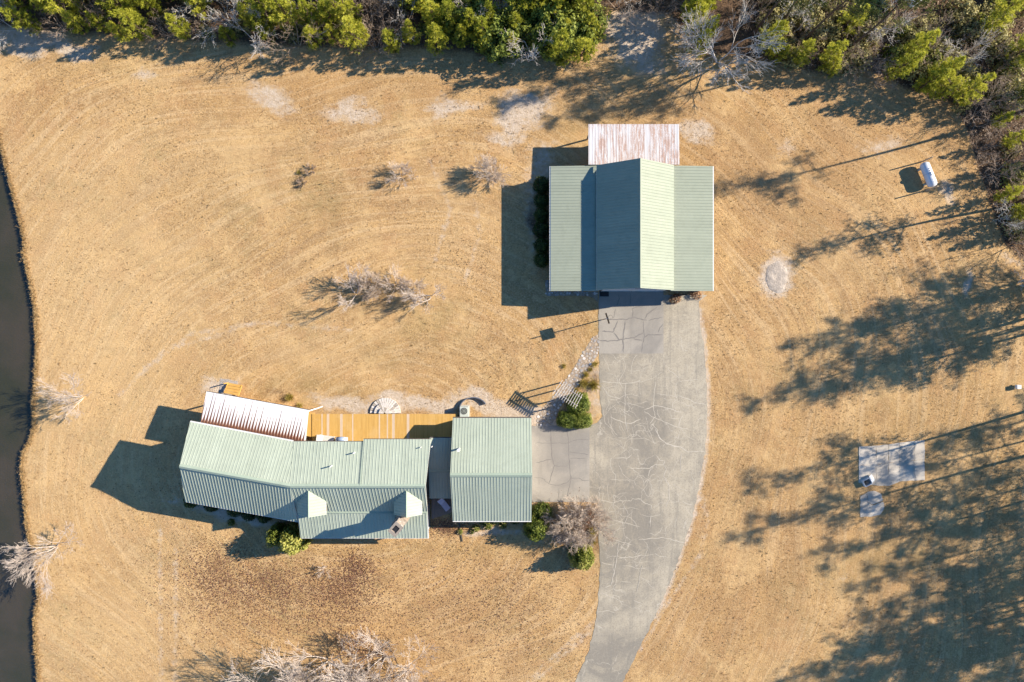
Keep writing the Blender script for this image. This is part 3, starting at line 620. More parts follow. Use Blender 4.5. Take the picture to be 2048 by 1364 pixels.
def stone_mesh(seed):
    r = random.Random(seed); n = r.randint(6, 8); mb = MB(); poly = []
    for i in range(n):
        an = 2 * math.pi * i / n + r.uniform(-.25, .25); q = r.uniform(0.75, 1.1); poly.append((math.cos(an) * q, math.sin(an) * q * r.uniform(.8, 1)))
    k = len(poly); vs = [(x, y, -0.15) for x, y in poly] + [(x, y, 0.12) for x, y in poly] + [(x * .85, y * .85, 0.2) for x, y in poly]
    fs = [(i, (i + 1) % k, k + (i + 1) % k, k + i) for i in range(k)] + [(k + i, k + (i + 1) % k, 2 * k + (i + 1) % k, 2 * k + i) for i in range(k)] + [tuple(range(2 * k, 3 * k))]
    mb.add(vs, fs); me = bpy.data.meshes.new('flagstone'); me.from_pydata(mb.v, [], mb.f); me.materials.append((M['stonew'], M['stone'], M['stone2'], M['stone'], M['stone3'], M['stone'], M['stone2'])[seed % 7]); return me
for i in range(12): STONES.append(stone_mesh(i))
def stone(p, r, parent):
    o = bpy.data.objects.new('flagstone', rng.choice(STONES)); COL.objects.link(o); o.parent = parent
    o.location = p; o.rotation_euler = (0, 0, rng.uniform(0, 6.28)); o.scale = (r, r, r * 0.8 if r < 0.12 else r * 0.5)
barn()

# ------------------------------------------------------------------ house
def house():
    t = thing('farmhouse', 'long bent farmhouse with green metal roof, two dormers and a stone chimney', 'house', PL(690, 930))
    HR, HN, HB, HS, HW = 7.6, 6.1, 4.78, 3.5, 4.05
    R0, R1, R2 = PL(428.8, 905.8, HR), PL(626.6, 941.5, HR), PL(869.2, 941.5, HR)
    rdir = (R1 - R0).normalized()
    N0, N1 = PL(434.3, 830.0, HN), PL(622.9, 866.0, HN)
    S0, S1 = PL(406.6, 985, HW), PL(620, 1023.5, HW)
    rw1 = roof_plane([R0, R1, N1, N0], rdir, t, M['roof'])
    rw2 = roof_plane([R0, S0, S1, R1], rdir, t, M['roof'])
    N2, N2b, N3 = PL(752, 866.5, HN), PL(752, 862.0, HN), PL(875.5, 862.0, HN)
    Rm = PL(752, 941.5, HR)
    rm1 = roof_plane([R1, Rm, N2, N1], (1, 0, 0), t, M['roof'])
    up = Vector((0, 0, 0.035))
    rm2 = roof_plane([Rm + up, R2 + up, N3 + up, N2b + up], (1, 0, 0), t, M['roof'])
    B1, B2 = PL(622.5, 1001.4, HB), PL(866, 1001.4, HB)
    rm3 = roof_plane([R1, B1, B2, R2], (1, 0, 0), t, M['roof'])
    S2, S3 = PL(621.3, 1057, HS), PL(865.5, 1057, HS)
    rm4 = roof_plane([B1, S2, S3, B2], (1, 0, 0), t, M['roof'])
    ridge_cap(R0, R1, rw1, M['ridge']); ridge_cap(R1, R2, rm1, M['ridge'])
    MB().bar(B1 + Vector((0, 0, .05)), B2 + Vector((0, 0, .05)), 0.22, 0.04).build('flashing', M['ridge'], t)
    MB().bar(Rm + Vector((0, 0, .06)), N2 + Vector((0, 0, .06)), 0.12, 0.05).build('flashing', M['ridge'], t)
    MB().bar(N0 - Vector((0, 0, .09)), N1 - Vector((0, 0, .09)), .2, .12).build('gutter', M['white'], t); gutter(S0, S1, t, M['trim']); gutter(S2, S3, t, M['trim']); gutter(N1, N2, t, M['fascia']); gutter(N2b, N3, t, M['fascia'])
    # walls
    mb = MB(); s_ = Vector((-rdir.y, rdir.x, 0))
    nN = (N0 - R0).dot(s_) - 1.05; nS = (S0 - R0).dot(s_) + 0.45
    sweep(mb, [(nN, 0), (nN, HN - .22), (0, HR - .30), (nS, HW - .0), (nS, 0)][::-1], R0 + rdir * 0.5, R1 + rdir * 0.2); mb.build('wall', M['siding'], t)
    mb = MB(); k = MPP
    sweep(mb, [((941.5 - 885) * k, 0), ((941.5 - 885) * k, HN - .0), (0, HR - .30), ((941.5 - 998) * k, HB - .18), ((941.5 - 998) * k, 0)][::-1], PL(628, 941.5), PL(862, 941.5)); mb.build('wall', M['siding'], t)
    # porch
    MB().prism([PL(625, 998).xy, PL(860, 998).xy, PL(860, 1054).xy, PL(625, 1054).xy], 0.0, 0.35).build('porch_floor', M['oldwood'], t)
    for x in (628, 686, 744, 802, 858): MB().box(PL(x, 1052, 1.88), (0.14, 0.14, 3.08)).build('porch_post', M['white'], t)
    for x in (655, 700, 780, 830): opening(t, PL(x, 998, 1.75), (0, -1), 0.95, 1.5)
    opening(t, PL(742, 998, 1.5), (0, -1), 1.0, 2.2, 'door')
    for x in (650, 690, 740, 800, 845):
        opening(t, PL(x, 885, 4.4), (0, 1), 1.0, 1.3); opening(t, PL(x, 885, 2.0), (0, 1), 1.1, 1.7)
    for q in (0.15, 0.38, 0.62, 0.85):
        p = R0.lerp(R1, q) + s_ * nN; p.z = 2.0; opening(t, p, s_, 1.1, 1.6)
        p = R0.lerp(R1, q) + s_ * nS; p.z = 2.1; opening(t, p, -s_, 1.0, 1.4)
    # dormers
    for xl, xr_, xc in ((630.6, 682.9, 657), (807.6, 859, 833.5)):
        he, hr = 6.0, 7.1; yb_e, yb_r, yf = 975.5, 952, 1000.5
        dl = roof_plane([PL(xc, yb_r, hr), PL(xc, yf, hr), PL(xl, yf, he), PL(xl, yb_e, he)], (0, 1, 0), t, M['roof'], 0.08, name='dormer_roof', pw=0.9)
        dr = roof_plane([PL(xc, yb_r, hr), PL(xc, yf, hr), PL(xr_, yf, he), PL(xr_, yb_e, he)], (0, 1, 0), t, M['roof'], 0.08, name='dormer_roof', pw=0.9)
        ridge_cap(PL(xc, yb_r, hr), PL(xc, yf, hr), dr, M['ridge'], 0.2, 0.09)
        mb = MB(); hw_ = (xr_ - xl) / 2 * MPP - 0.15
        sweep(mb, [(-hw_, 4.3), (-hw_, he - .1), (0, hr - .16), (hw_, he - .1), (hw_, 4.3)], PL(xc, 997), PL(xc, 955)); mb.build('dormer_wall', M['siding'], t)
        opening(t, PL(xc, 997, 5.6), (0, -1), 0.9, 0.9)
    # chimney, set askew
    c = PL(818.5, 1014.5); rz = math.radians(49)
    ch = MB().box(c + Vector((0, 0, 4.2)), (1.05, 0.78, 8.4), rz).build('chimney', M['chim'], t)
    MB().box(c + Vector((0, 0, 3.2)), (1.30, 1.0, 6.4), rz).build('chimney_base', M['chim'], ch)
    r_ = Matrix.Rotation(rz, 3, 'Z'); cap = MB()
    for dx, dy, sx, sy in ((0, 0.36, 1.2, 0.22), (0, -0.36, 1.2, 0.22), (0.46, 0, 0.28, 0.5), (-0.46, 0, 0.28, 0.5)):
        cap.box(c + r_ @ Vector((dx, dy, 0)) + Vector((0, 0, 8.46)), (sx, sy, 0.14), rz)
    cap.build('chimney_cap', M['chimcap'], ch)
    MB().box(c + r_ @ Vector((0.05, 0, 0)) + Vector((0, 0, 8.42)), (0.5, 0.42, 0.06), rz).build('flue', M['black'], ch)
    # rubble stones in the chimney faces
    for i in range(80):
        f = rng.choice([(0.525, 1), (0.525, -1), (0.39, 1), (0.39, -1)]); z = rng.uniform(5.0, 8.3)
        if f[0] > 0.5: v_ = Vector((0.53 * f[1], rng.uniform(-.33, .33), 0)); sz = (0.03, rng.uniform(.12, .26), rng.uniform(.08, .16))
        else: v_ = Vector((rng.uniform(-.45, .45), 0.395 * f[1], 0)); sz = (rng.uniform(.12, .26), 0.03, rng.uniform(.08, .16))
        MB().box(c + r_ @ v_ + Vector((0, 0, z)), sz, rz).build('stone', M['stone'] if i % 3 else M['stonew'], ch)
    # vents
    for x, y, h, r, hh in ((405, 904, 6.35, .06, .5), (663, 932, 7.0, .06, .5), (709, 905, 6.4, .06, .5), (842, 894, 6.2, .05, .4)):
        b = PX(x, y, h + 0.12); MB().tube(b - Vector((0, 0, 0.3)), b + Vector((0, 0, hh)), r, r, 10).build('vent_pipe', M['white'], t)
    # white rusted porch roof
    a, b = PX(413, 783, 4.07), PX(617, 820, 4.07); c2, d2 = PL(637.5, 873, 4.72), PL(440.6, 836.5, 4.72)
    roof_plane([d2, c2, b, a], (b - a), t, M['rustA'], 0.08, slabmat=M['trim'], uv=True, name='porch_roof', rib=0.45)
    MB().bar(a - Vector((0, 0, .08)), b - Vector((0, 0, .08)), 0.10, 0.12).build('gutter', M['fascia'], t)
    for q in (0.04, 0.5, 0.88):
        p = a.lerp(b, q) + (d2 - a).normalized() * 1.1; MB().box((p.x, p.y, 2.1), (0.13, 0.13, 4.2), math.atan2(rdir.y, rdir.x)).build('porch_post', M['oldwood'], t)
    MB().prism([(a.x + .5, a.y - .75), (b.x - .5, b.y - .75), (c2.x - .3, c2.y), (d2.x + .3, d2.y)], 0.0, 0.66).build('porch_floor', M['deck'], t)
    # downspout run at the porch corner
    p = PX(617, 822, 3.9); q = PX(630, 818, 3.4); MB().bar(p, q, 0.1, 0.1).bar(q, Vector((q.x, q.y, 0.7)), 0.1, 0.1, (1, 0, 0)).build('downspout', M['white'], t)
house()

def garage():
    t = thing('garage', 'two-car garage with steep green metal gable roof beside the apron', 'garage', PL(986, 927))
    xw, xe_ = 911, 1061; yn, ys, yr = 829, 1025.4, 927; he, hr = 3.3, 6.25
    a = roof_plane([PL(xw, yr, hr), PL(xe_, yr, hr), PL(xe_, yn, he), PL(xw, yn, he)], (1, 0, 0), t, M['roof'])
    b = roof_plane([PL(xw, yr, hr), PL(xe_, yr, hr), PL(xe_, ys, he), PL(xw, ys, he)], (1, 0, 0), t, M['roof'])
    ridge_cap(PL(xw, yr, hr), PL(xe_, yr, hr), a, M['ridge'])
    gutter(PL(xw, yn - 1, he), PL(xe_, yn - 1, he), t, M['fascia']); gutter(PL(xw, ys + 1, he), PL(xe_, ys + 1, he), t, M['trim'])
    k = MPP; mb = MB()
    sweep(mb, [(91 * k, 0), (91 * k, he - .18), (0, hr - .3), (-91 * k, he - .18), (-91 * k, 0)][::-1], PL(xw + 6, yr), PL(xe_ - 6, yr)); mb.build('wall', M['siding'], t)
    for y in (885, 965): opening(t, PL(xe_ - 6, y, 1.2), (1, 0), 2.9, 2.25, 'door')
    for x in (950, 1020): opening(t, PL(x, yr + 91, 1.6), (0, -1), 0.95, 1.3); opening(t, PL(x, yr - 91, 1.6), (0, 1), 0.95, 1.3)
    opening(t, PL(xe_ - 6, yr, 4.3), (1, 0), 0.9, 1.0)
    v = PX(918, 898, 5.2); MB().tube(v - Vector((0, 0, .6)), v + Vector((0, 0, .75)), .09, .09, 12).tube(v + Vector((0, 0, .75)), v + Vector((0, 0, .9)), .17, .15, 12).build('vent_pipe', M['white'], t)
    MB().box(PL(916, 1030, 1.65), (0.09, 0.09, 3.3)).bar(PL(916, 1031, .12), PL(925, 1083, .06), .1, .08).build('downspout', M['fascia'], t)
garage()

def breezeway():
    t = thing('breezeway', 'low green-roofed breezeway in shade linking farmhouse and garage', 'breezeway', PL(890, 926))
    xw, xe_ = 866, 915; yn, ys, yr = 868, 984, 928; he, hr = 3.0, 3.8
    a = roof_plane([PL(xw, yr, hr), PL(xe_, yr, hr), PL(xe_, yn, he), PL(xw, yn, he)], (1, 0, 0), t, M['roof'])
    roof_plane([PL(xw, yr, hr), PL(xe_, yr, hr), PL(xe_, ys, he), PL(xw, ys, he)], (1, 0, 0), t, M['roof'])
    ridge_cap(PL(xw, yr, hr), PL(xe_, yr, hr), a, M['ridge'], .35, .03)
    gutter(PL(xw, yn - 1, he), PL(xe_, yn - 1, he), t, M['fascia'])
    k = MPP; mb = MB(); sweep(mb, [(54 * k, 0), (54 * k, he - .15), (0, hr - .2), (-50 * k, he - .15), (-50 * k, 0)][::-1], PL(862, yr), PL(916, yr)); mb.build('wall', M['siding'], t)
    opening(t, PL(890, yr - 54, 1.7), (0, 1), 1.0, 2.1, 'door'); opening(t, PL(890, yr + 50, 1.5), (0, -1), 1.0, 2.1, 'door')
    v = PX(864, 893, 3.5); MB().tube(v - Vector((0, 0, .3)), v + Vector((0, 0, .35)), .06, .06, 10).build('vent_pipe', M['white'], t)
breezeway()

# ------------------------------------------------------------------ decks and what stands on them
def plank_deck(name, label, x0, x1, y0, y1, z, mat, pale=(), cut=None):
    t = thing(name, label, 'deck', PL((x0 + x1) / 2, (y0 + y1) / 2))
    bw = 0.14; n = int((x1 - x0) * MPP / bw); me = {}
    for i in range(n):
        xp = x0 + (i + 0.5) * bw / MPP
        ya, yb = y0, y1
        if cut: yb = y1 + cut * (xp - x0) / (x1 - x0)
        m_ = M['deckpale'] if any(abs(xp - q) < w_ for q, w_ in pale) else mat
        c = PL(xp, (ya + yb) / 2, z - 0.02 + rng.uniform(-.003, .003))
        MB().box(c, (bw - 0.012, abs(yb - ya) * MPP, 0.04)).build('board', m_, t)
    j = MB()
    for y in (y0 + 2, (y0 + y1) / 2, y1 - 4 + min(0, cut or 0)): j.bar(PL(x0, y, z - .13), PL(x1, y, z - .13), .06, .18)
    j.build('joist', M['oldwood'], t)
    for x in np.linspace(x0 + 4, x1 - 4, max(2, int((x1 - x0) / 45))):
        MB().box(PL(x, y0 + 2, (z - .2) / 2), (.14, .14, z - .2)).build('deck_post', M['oldwood'], t)
    return t
W_ = 1.6
plank_deck('deck', 'long orange-stained plank deck between rusty porch roof and garage', 628, 917, 826.5, 884, 0.72, M['deck'],
           [(642 + 15, 0.0)] + [(PX(x, 850, .72).x / MPP + 1024, W_ * k) for x, k in ((656, 1), (683, 1.3), (705, .6), (758, 1.1), (774, 1.1), (787, 1.6), (816, 1), (645, .6))])
plank_deck('side_deck', 'small weathered grey plank deck in the shade behind the breezeway', 864, 912, 984, 1036, 0.45, M['oldwood'], cut=-16)

def lounger(name, label, c, rz, mat, z, L=1.8, wdt=0.62):
    t = thing(name, label, 'lounger', (c[0], c[1], z)); R = Matrix.Rotation(rz, 3, 'Z'); c = Vector((c[0], c[1], z))
    def Q(x, y, h): return c + R @ Vector((x, y, 0)) + Vector((0, 0, h))
    MB().box(Q(-.25, 0, .36), (L * .66, wdt, .10), rz).build('seat', mat, t)
    tl = Matrix.Rotation(math.radians(-32), 3, 'Y')
    MB().box(Q(L * .33, 0, .53), (L * .42, wdt, .10), rz, tl).build('backrest', mat, t)
    fr = MB().bar(Q(-L * .5, wdt * .45, .29), Q(L * .42, wdt * .45, .29), .05, .05).bar(Q(-L * .5, -wdt * .45, .29), Q(L * .42, -wdt * .45, .29), .05, .05); fr.build('frame', M['white'], t)
    for x in (-.45, .38):
        for y in (-.42, .42): MB().box(Q(x * L, y * wdt, .145), (.05, .05, .29), rz).build('leg', M['white'], t)
lounger('deck_lounger', 'white cushioned lounger on the orange deck by the house wall', PX(652, 877, 1.1).xy, math.radians(172), M['cloth'], 0.72)
lounger('patio_lounger', 'pale lilac lounger left askew on the grey side deck', PX(888, 1009, .9).xy, math.radians(128), M['lilac'], 0.45, 1.45, .62)
def grill():
    c = PX(681, 879, 1.5); t = thing('barrel_grill', 'blue-grey barrel grill with white ends standing on the orange deck', 'grill', (c.x, c.y, .72))
    a, b = Vector((c.x - .42, c.y, 1.45)), Vector((c.x + .42, c.y, 1.45))
    MB().tube(a, b, .26, .26, 20).build('barrel', M['blueg'], t, True)
    for p, s in ((a, -1), (b, 1)): MB().tube(p, p + Vector((s * .05, 0, 0)), .27, .25, 20).build('end_plate', M['white'], t)
    for x in (-.36, .36):
        for y in (-.18, .18): MB().bar((c.x + x, c.y + y, .72), (c.x + x * .9, c.y + y * .9, 1.3), .04, .04, (1, 0, 0)).build('leg', M['steel'], t)
    MB().box((c.x + .62, c.y, 1.42), (.26, .45, .03)).build('side_shelf', M['white'], t)
    MB().tube((c.x - .2, c.y + .27, 1.5), (c.x + .2, c.y + .27, 1.5), .015, .015, 8).build('handle', M['steel'], t)
grill()
def heat_pump():
    c = PX(928, 824, 1.0); t = thing('heat_pump', 'pale grey-green heat pump unit beside the garage corner', 'heat pump', (c.x, c.y, 0))
    MB().box((c.x, c.y, .05), (1.15, 1.35, .1)).build('concrete_base', M['pad'], t)
    MB().box((c.x, c.y, .55), (.86, 1.12, .9)).build('housing', M['acgrey'], t)
    rz = 0
    MB().tube((c.x, c.y + .1, .99), (c.x, c.y + .1, 1.005), .36, .36, 28).build('fan_opening', M['black'], t)
    g = MB()
    for q in (.12, .2, .28, .36):
        for i in range(24):
            a0, a1 = 2 * math.pi * i / 24, 2 * math.pi * (i + 1) / 24
            g.bar((c.x + q * math.cos(a0), c.y + .1 + q * math.sin(a0), 1.025), (c.x + q * math.cos(a1), c.y + .1 + q * math.sin(a1), 1.025), .012, .012)
    for i in range(8): a0 = math.pi * i / 4; g.bar((c.x, c.y + .1, 1.035), (c.x + .37 * math.cos(a0), c.y + .1 + .37 * math.sin(a0), 1.035), .014, .012)
    g.build('fan_grille', M['acgrey'], t)
    for i in range(9): MB().box((c.x - .435, c.y, .2 + i * .085), (.02, .98, .03)).build('louvre', M['steel'], t)
heat_pump()
def back_steps():
    t = thing('wooden_steps', 'short yellow timber steps going down from the rusty-roofed porch', 'steps', PX(458, 779, 0))
    rz = math.radians(-10.5); c0 = PX(462, 788, .7); R = Matrix.Rotation(rz, 3, 'Z')
    for i in range(4):
        z = .66 - i * .16; p = c0 + R @ Vector((0, .1 + i * .27, 0)); MB().box((p.x, p.y, z), (1.6, .26, .05), rz).build('tread', M['newwood'], t)
    for s in (-.74, .74):
        a = c0 + R @ Vector((s, -.1, 0)); b = c0 + R @ Vector((s, 1.05, 0)); MB().bar((a.x, a.y, .55), (b.x, b.y, .1), .05, .22).build('stringer', M['newwood'], t)
    for s in (-.78,):
        p = c0 + R @ Vector((s, 1.0, 0)); MB().box((p.x, p.y, .55), (.1, .1, 1.1), rz).build('newel_post', M['newwood'], t)
    g = flat('gravel_pad', [(441, 757), (476, 762), (473, 792), (438, 788)], M['gravel2'], 0.02, 3, 1.2)
back_steps()
def curved_steps():
    t = thing('curved_stone_steps', 'semicircular pale stone steps up to the orange deck', 'steps', PL(769, 826.5))
    c = PL(771, 826.0)
    for i, (r0, r1, z) in enumerate(((0.10, .62, .55), (.62, 1.12, .36), (1.12, 1.62, .18))):
        n = 11 + 3 * i
        for k in range(n):
            a0, a1 = math.pi * k / n + .015, math.pi * (k + 1) / n - .015; j = rng.uniform(-.02, .02)
            poly = [(c.x + r * math.cos(a), c.y + r * math.sin(a)) for r, a in ((r0 + .01, a0), (r1 + j, a0), (r1 + j, a1), (r0 + .01, a1))]
            MB().prism(poly, 0, z + rng.uniform(-.012, .012)).build('stone', M['stonew'] if rng.random() < .6 else M['stone'], t)
curved_steps()
def edging():
    c = PL(947, 818)
    mb = MB(); pts = []
    for i in range(25):
        a = math.radians(25 + 160 * i / 24); pts.append(Vector((c.x + 1.45 * math.cos(a), c.y + 1.25 * math.sin(a), .19)))
    for a, b in zip(pts, pts[1:]): mb.bar(a, b, .09, .40)
    o = mb.build('curved_edging', M['steel']); tag(o, 'low curved grey edging arc around the bed by the heat pump', 'garden edging')
edging()

# ------------------------------------------------------------------ flagstone path, arbor, hoop, tank, pads
pth = [(1187, 674), (1197, 668), (1196, 712), (1181, 728), (1168, 750), (1155, 770), (1142, 786), (1130, 800), (1120, 815), (1108, 840), (1102, 850), (1074, 851), (1076, 835), (1086, 815), (1098, 803), (1108, 790), (1122, 772), (1138, 750), (1155, 724), (1167, 702)]
path = flat('stone_path', pth, M['gravel'], 0.014, 6, 1.2)
def inside(p, poly):
    c = False; n = len(poly)
    for i in range(n):
        (x1, y1), (x2, y2) = poly[i], poly[i - 1]
        if (y1 > p[1]) != (y2 > p[1]) and p[0] < (x2 - x1) * (p[1] - y1) / (y2 - y1) + x1: c = not c
    return c
taken = []
for _ in range(9000):
    q = (rng.uniform(1070, 1200), rng.uniform(666, 852)); rr = .20 - .13 * min(1, _ / 5000) + rng.uniform(-.03, .03)
    if inside(q, pth) and all(math.dist(q, p) * MPP > (rr + r2) * .93 for p, r2 in taken):
        taken.append((q, rr)); stone(PL(q[0], q[1], 0.014), rr, path)

def arbor():
    h = 2.73; A, B, C_, D = PX(1124, 762, h), PX(1164, 790, h), PX(1151, 815, h), PX(1106, 787, h)
    t = thing('garden_arbor', 'white slatted garden arbor standing over the flagstone path', 'arbor', ((A.x + C_.x) / 2, (A.y + C_.y) / 2, 0))
    def Q(u, v, z): 
        p = (A * (1 - u) + B * u) * (1 - v) + (D * (1 - u) + C_ * u) * v; return Vector((p.x, p.y, z))
    for i in range(11):
        u = i / 10; MB().bar(Q(u, -.06, h), Q(u, 1.06, h), .045, .12).build('slat', M['arbor'], t)
    for v in (.18, .82):
        for dz in (-.035, .035): pass
        MB().bar(Q(-.05, v, h - .13), Q(1.05, v, h - .13), .06, .15).build('beam', M['arbor'], t)
    for u in (.08, .92):
        for v in (.18, .82): 
            p = Q(u, v, 0); MB().box((p.x, p.y, (h - .1) / 2), (.11, .11, h - .1), .6).build('post', M['arbor'], t)
            q = Q(u + (.14 if u < .5 else -.14), v, h - .18); MB().bar((p.x, p.y, h - .6), q, .05, .05).build('brace', M['arbor'], t)
arbor()
def hoop():
    b = PX(1202, 640, 0); t = thing('basketball_hoop', 'black basketball backboard on a pole at the driveway edge', 'basketball hoop', b)
    n = Vector((math.cos(math.radians(18)), math.sin(math.radians(18)), 0)); n = Vector((.95, .30, 0)).normalized(); s = Vector((-n.y, n.x, 0)); rz = math.atan2(n.y, n.x)
    MB().tube(b, b + Vector((0, 0, 4.35)), .055, .05, 12).build('pole', M['steel'], t)
    c = b + n * .22 + Vector((0, 0, 3.42)); MB().box(c, (.05, 1.12, .80), rz).build('backboard', M['black'], t)
    for z in (3.2, 3.65): MB().bar(b + Vector((0, 0, z)), b + n * .22 + Vector((0, 0, z)), .05, .05).build('bracket', M['white'], t)
    rm = MB(); rc = c + n * .36; rc.z = 3.05
    for i in range(20):
        a0, a1 = 2 * math.pi * i / 20, 2 * math.pi * (i + 1) / 20; rm.tube(rc + Vector((.225 * math.cos(a0), .225 * math.sin(a0), 0)), rc + Vector((.225 * math.cos(a1), .225 * math.sin(a1), 0)), .012, .012, 6)
    rm.build('rim', M['black'], t)
hoop()
def tank():
    a, b = PX(1846, 325, .7), PX(1866, 374, .7); c = (a + b) / 2
    t = thing('propane_tank', 'white horizontal propane tank with domed lid in the dry field', 'tank', (c.x, c.y, 0))
    ax = (b - a).normalized(); L = (b - a).length; sd = Vector((-ax.y, ax.x, 0)); r = .48; z = .78; mb = MB(); n = 24
    prof = [(0, .02), (.03, .2), (.1, .34), (.2, .43), (.32, r), (L - .32, r), (L - .2, .43), (L - .1, .34), (L - .03, .2), (L, .02)]
    vs = [Vector((a.x, a.y, z)) + ax * d_ + (sd * math.cos(2 * math.pi * i / n) + Vector((0, 0, 1)) * math.sin(2 * math.pi * i / n)) * q for d_, q in prof for i in range(n)]
    fs = [(j * n + i, j * n + (i + 1) % n, (j + 1) * n + (i + 1) % n, (j + 1) * n + i) for j in range(len(prof) - 1) for i in range(n)] + [tuple(range(n)), tuple(range((len(prof) - 1) * n, len(prof) * n))]
    mb.add(vs, fs).build('shell', M['tank'], t, True)
    cc = Vector((c.x, c.y, z)); MB().tube(cc + Vector((0, 0, .4)), cc + Vector((0, 0, .58)), .2, .2, 18).tube(cc + Vector((0, 0, .58)), cc + Vector((0, 0, .64)), .2, .12, 18).build('dome_lid', M['tank'], t)
    for d_ in (.3, .38): 
        p = Vector((a.x, a.y, z)) + ax * (L * d_) + sd * 0; MB().tube(p + Vector((0, 0, .44)), p + Vector((0, 0, .56)), .045, .045, 10).build('valve', M['steel'], t)
    band = MB()
    for i in range(24):
        a0, a1 = 2 * math.pi * i / 24, 2 * math.pi * (i + 1) / 24; p = Vector((a.x, a.y, z)) + ax * (L * .46)
        band.bar(p + (sd * math.cos(a0) + Vector((0, 0, math.sin(a0)))) * .485, p + (sd * math.cos(a1) + Vector((0, 0, math.sin(a1)))) * .485, .04, .012, ax)
    band.build('strap', M['steel'], t)
    for d_ in (.2, .8):
        p = Vector((a.x, a.y, 0)) + ax * (L * d_); MB().bar(p + sd * .4 + Vector((0, 0, .17)), p - sd * .4 + Vector((0, 0, .17)), .2, .36).build('foot', M['pad'], t)
    for (x, y), nm in (((1842, 324), 'leaning pale timber post at the far end of the propane tank'), ((1852, 381), 'pale timber post at the near end of the propane tank by sandy ground')):
        q = PL(x, y); o = MB().tube(q, q + Vector((.05, .02, 1.95)), .075, .06, 10).build('timber_post', M['postwood']); tag(o, nm, 'post')
tank()
def pads():
    t = thing('concrete_pad', 'large pale cracked concrete pad in the field', 'slab', PL(1780, 922))
    xs = [1717, 1752, 1777, 1799, 1828, 1849]; top = [893, 891, 889, 885, 882, 880]; mid_ = [930, 929, 926, 922, 921, 919]; bot = [966, 971, 972, 963, 961, 960]
    for i in range(5):
        for r0, r1, s in ((top, mid_, 1), (mid_, bot, 2)):
            quad = [(xs[i] + .25, r0[i]), (xs[i + 1] - .25, r0[i + 1]), (xs[i + 1] - .25 + (s - 1) * .5, r1[i + 1] - .3), (xs[i] + .25, r1[i] - .3)]
            pts = [PL(*p) for p in rag(quad, 5, .7, i * 3 + s)]
            MB().prism([(p.x, p.y) for p in pts], -.06, .05 + rng.uniform(-.006, .006)).build('slab_piece', M['pad'], t)
    t2 = thing('small_concrete_pad', 'small broken concrete pad in the field with rounded edge', 'slab', PL(1745, 1007))
    for quad in ([(1734, 984), (1750, 981), (1762, 988), (1766, 1001), (1745, 1009), (1735, 1004)], [(1721, 992), (1733.5, 985), (1734.5, 1004.5), (1744, 1010), (1720, 1013)], [(1720.5, 1014), (1745, 1010.5), (1767, 1003), (1768, 1018), (1760, 1029), (1741, 1033), (1721, 1034)]):
        pts = [PL(*p) for p in rag(quad, 5, .9, 4)]; MB().prism([(p.x, p.y) for p in pts], -.06, .05 + rng.uniform(-.01, .01)).build('slab_piece', M['pad'], t2)
    c = PL(1731, 963); tt = thing('well_box', 'small open grey metal box at the corner of the large concrete pad', 'box', c)
    for dx, dy, sx, sy in ((-.4, 0, .05, .7), (.4, 0, .05, .7), (0, .33, .8, .05), (0, -.33, .8, .05)):
        R = Matrix.Rotation(.5, 3, 'Z'); MB().box(c + R @ Vector((dx, dy, .22)), (sx, sy, .5), .5).build('side', M['wcor'], tt)
    MB().tube(c + Vector((0, 0, -.02)), c + Vector((0, 0, .35)), .12, .12, 12).build('pipe', M['black'], tt)
    R = Matrix.Rotation(.5, 3, 'Z'); MB().box(c + R @ Vector((.62, .1, .33)), (.5, .72, .04), .5, Matrix.Rotation(.5, 3, 'Y')).build('lid', M['wcor'], tt)
    b = PX(2040, 774, .6); o = thing('meter_box', 'small white utility box on a stub post near the woods', 'utility box', (b.x, b.y, 0))
    MB().box((b.x, b.y, .12), (.12, .12, .3)).build('post', M['postwood'], o); MB().box((b.x, b.y, .36), (.42, .42, .34)).build('cabinet', M['white'], o)
    q = PX(1208.5, 588, .02); o = MB().box((q.x, q.y, .045), (.95, .52, .03)).build('door_mat', M['black']); tag(o, 'black rectangular mat lying at the barn doors', 'mat')
    for i in range(8): MB().box((q.x - .4 + i * .115, q.y, .067), (.05, .46, .015)).build('ridge', M['black']).parent = o
pads()
def ash_heap():
    c = PL(1553, 553); n, k = 28, 7; vs = []; fs = []
    for j in range(k + 1):
        f = j / k
        for i in range(n):
            a = 2 * math.pi * i / n; r = (1 - f) * (1 + .22 * mnoise.noise((math.cos(a) * 1.5, math.sin(a) * 1.5, 3)) + .10 * mnoise.noise((math.cos(a) * 6, math.sin(a) * 6, 8)))
            z = .02 + .09 * math.sin(f * math.pi * .62) * (1 + .5 * mnoise.noise((r * math.cos(a) * 3, r * math.sin(a) * 3, 1))) - (.05 * max(0, f - .6) / .4) - (.06 if j == 0 else 0)
            vs.append((c.x + 1.30 * r * math.cos(a), c.y + 1.75 * r * math.sin(a), z))
    for j in range(k):
        for i in range(n): a, b = j * n + i, j * n + (i + 1) % n; fs.append((a, b, b + n, a + n))
    o = MB().add(vs, fs).build('ash_heap', M['ash'], None, True); tag(o, 'low round heap of pale ash and sand in the field beside the barn', 'ash heap')
ash_heap()
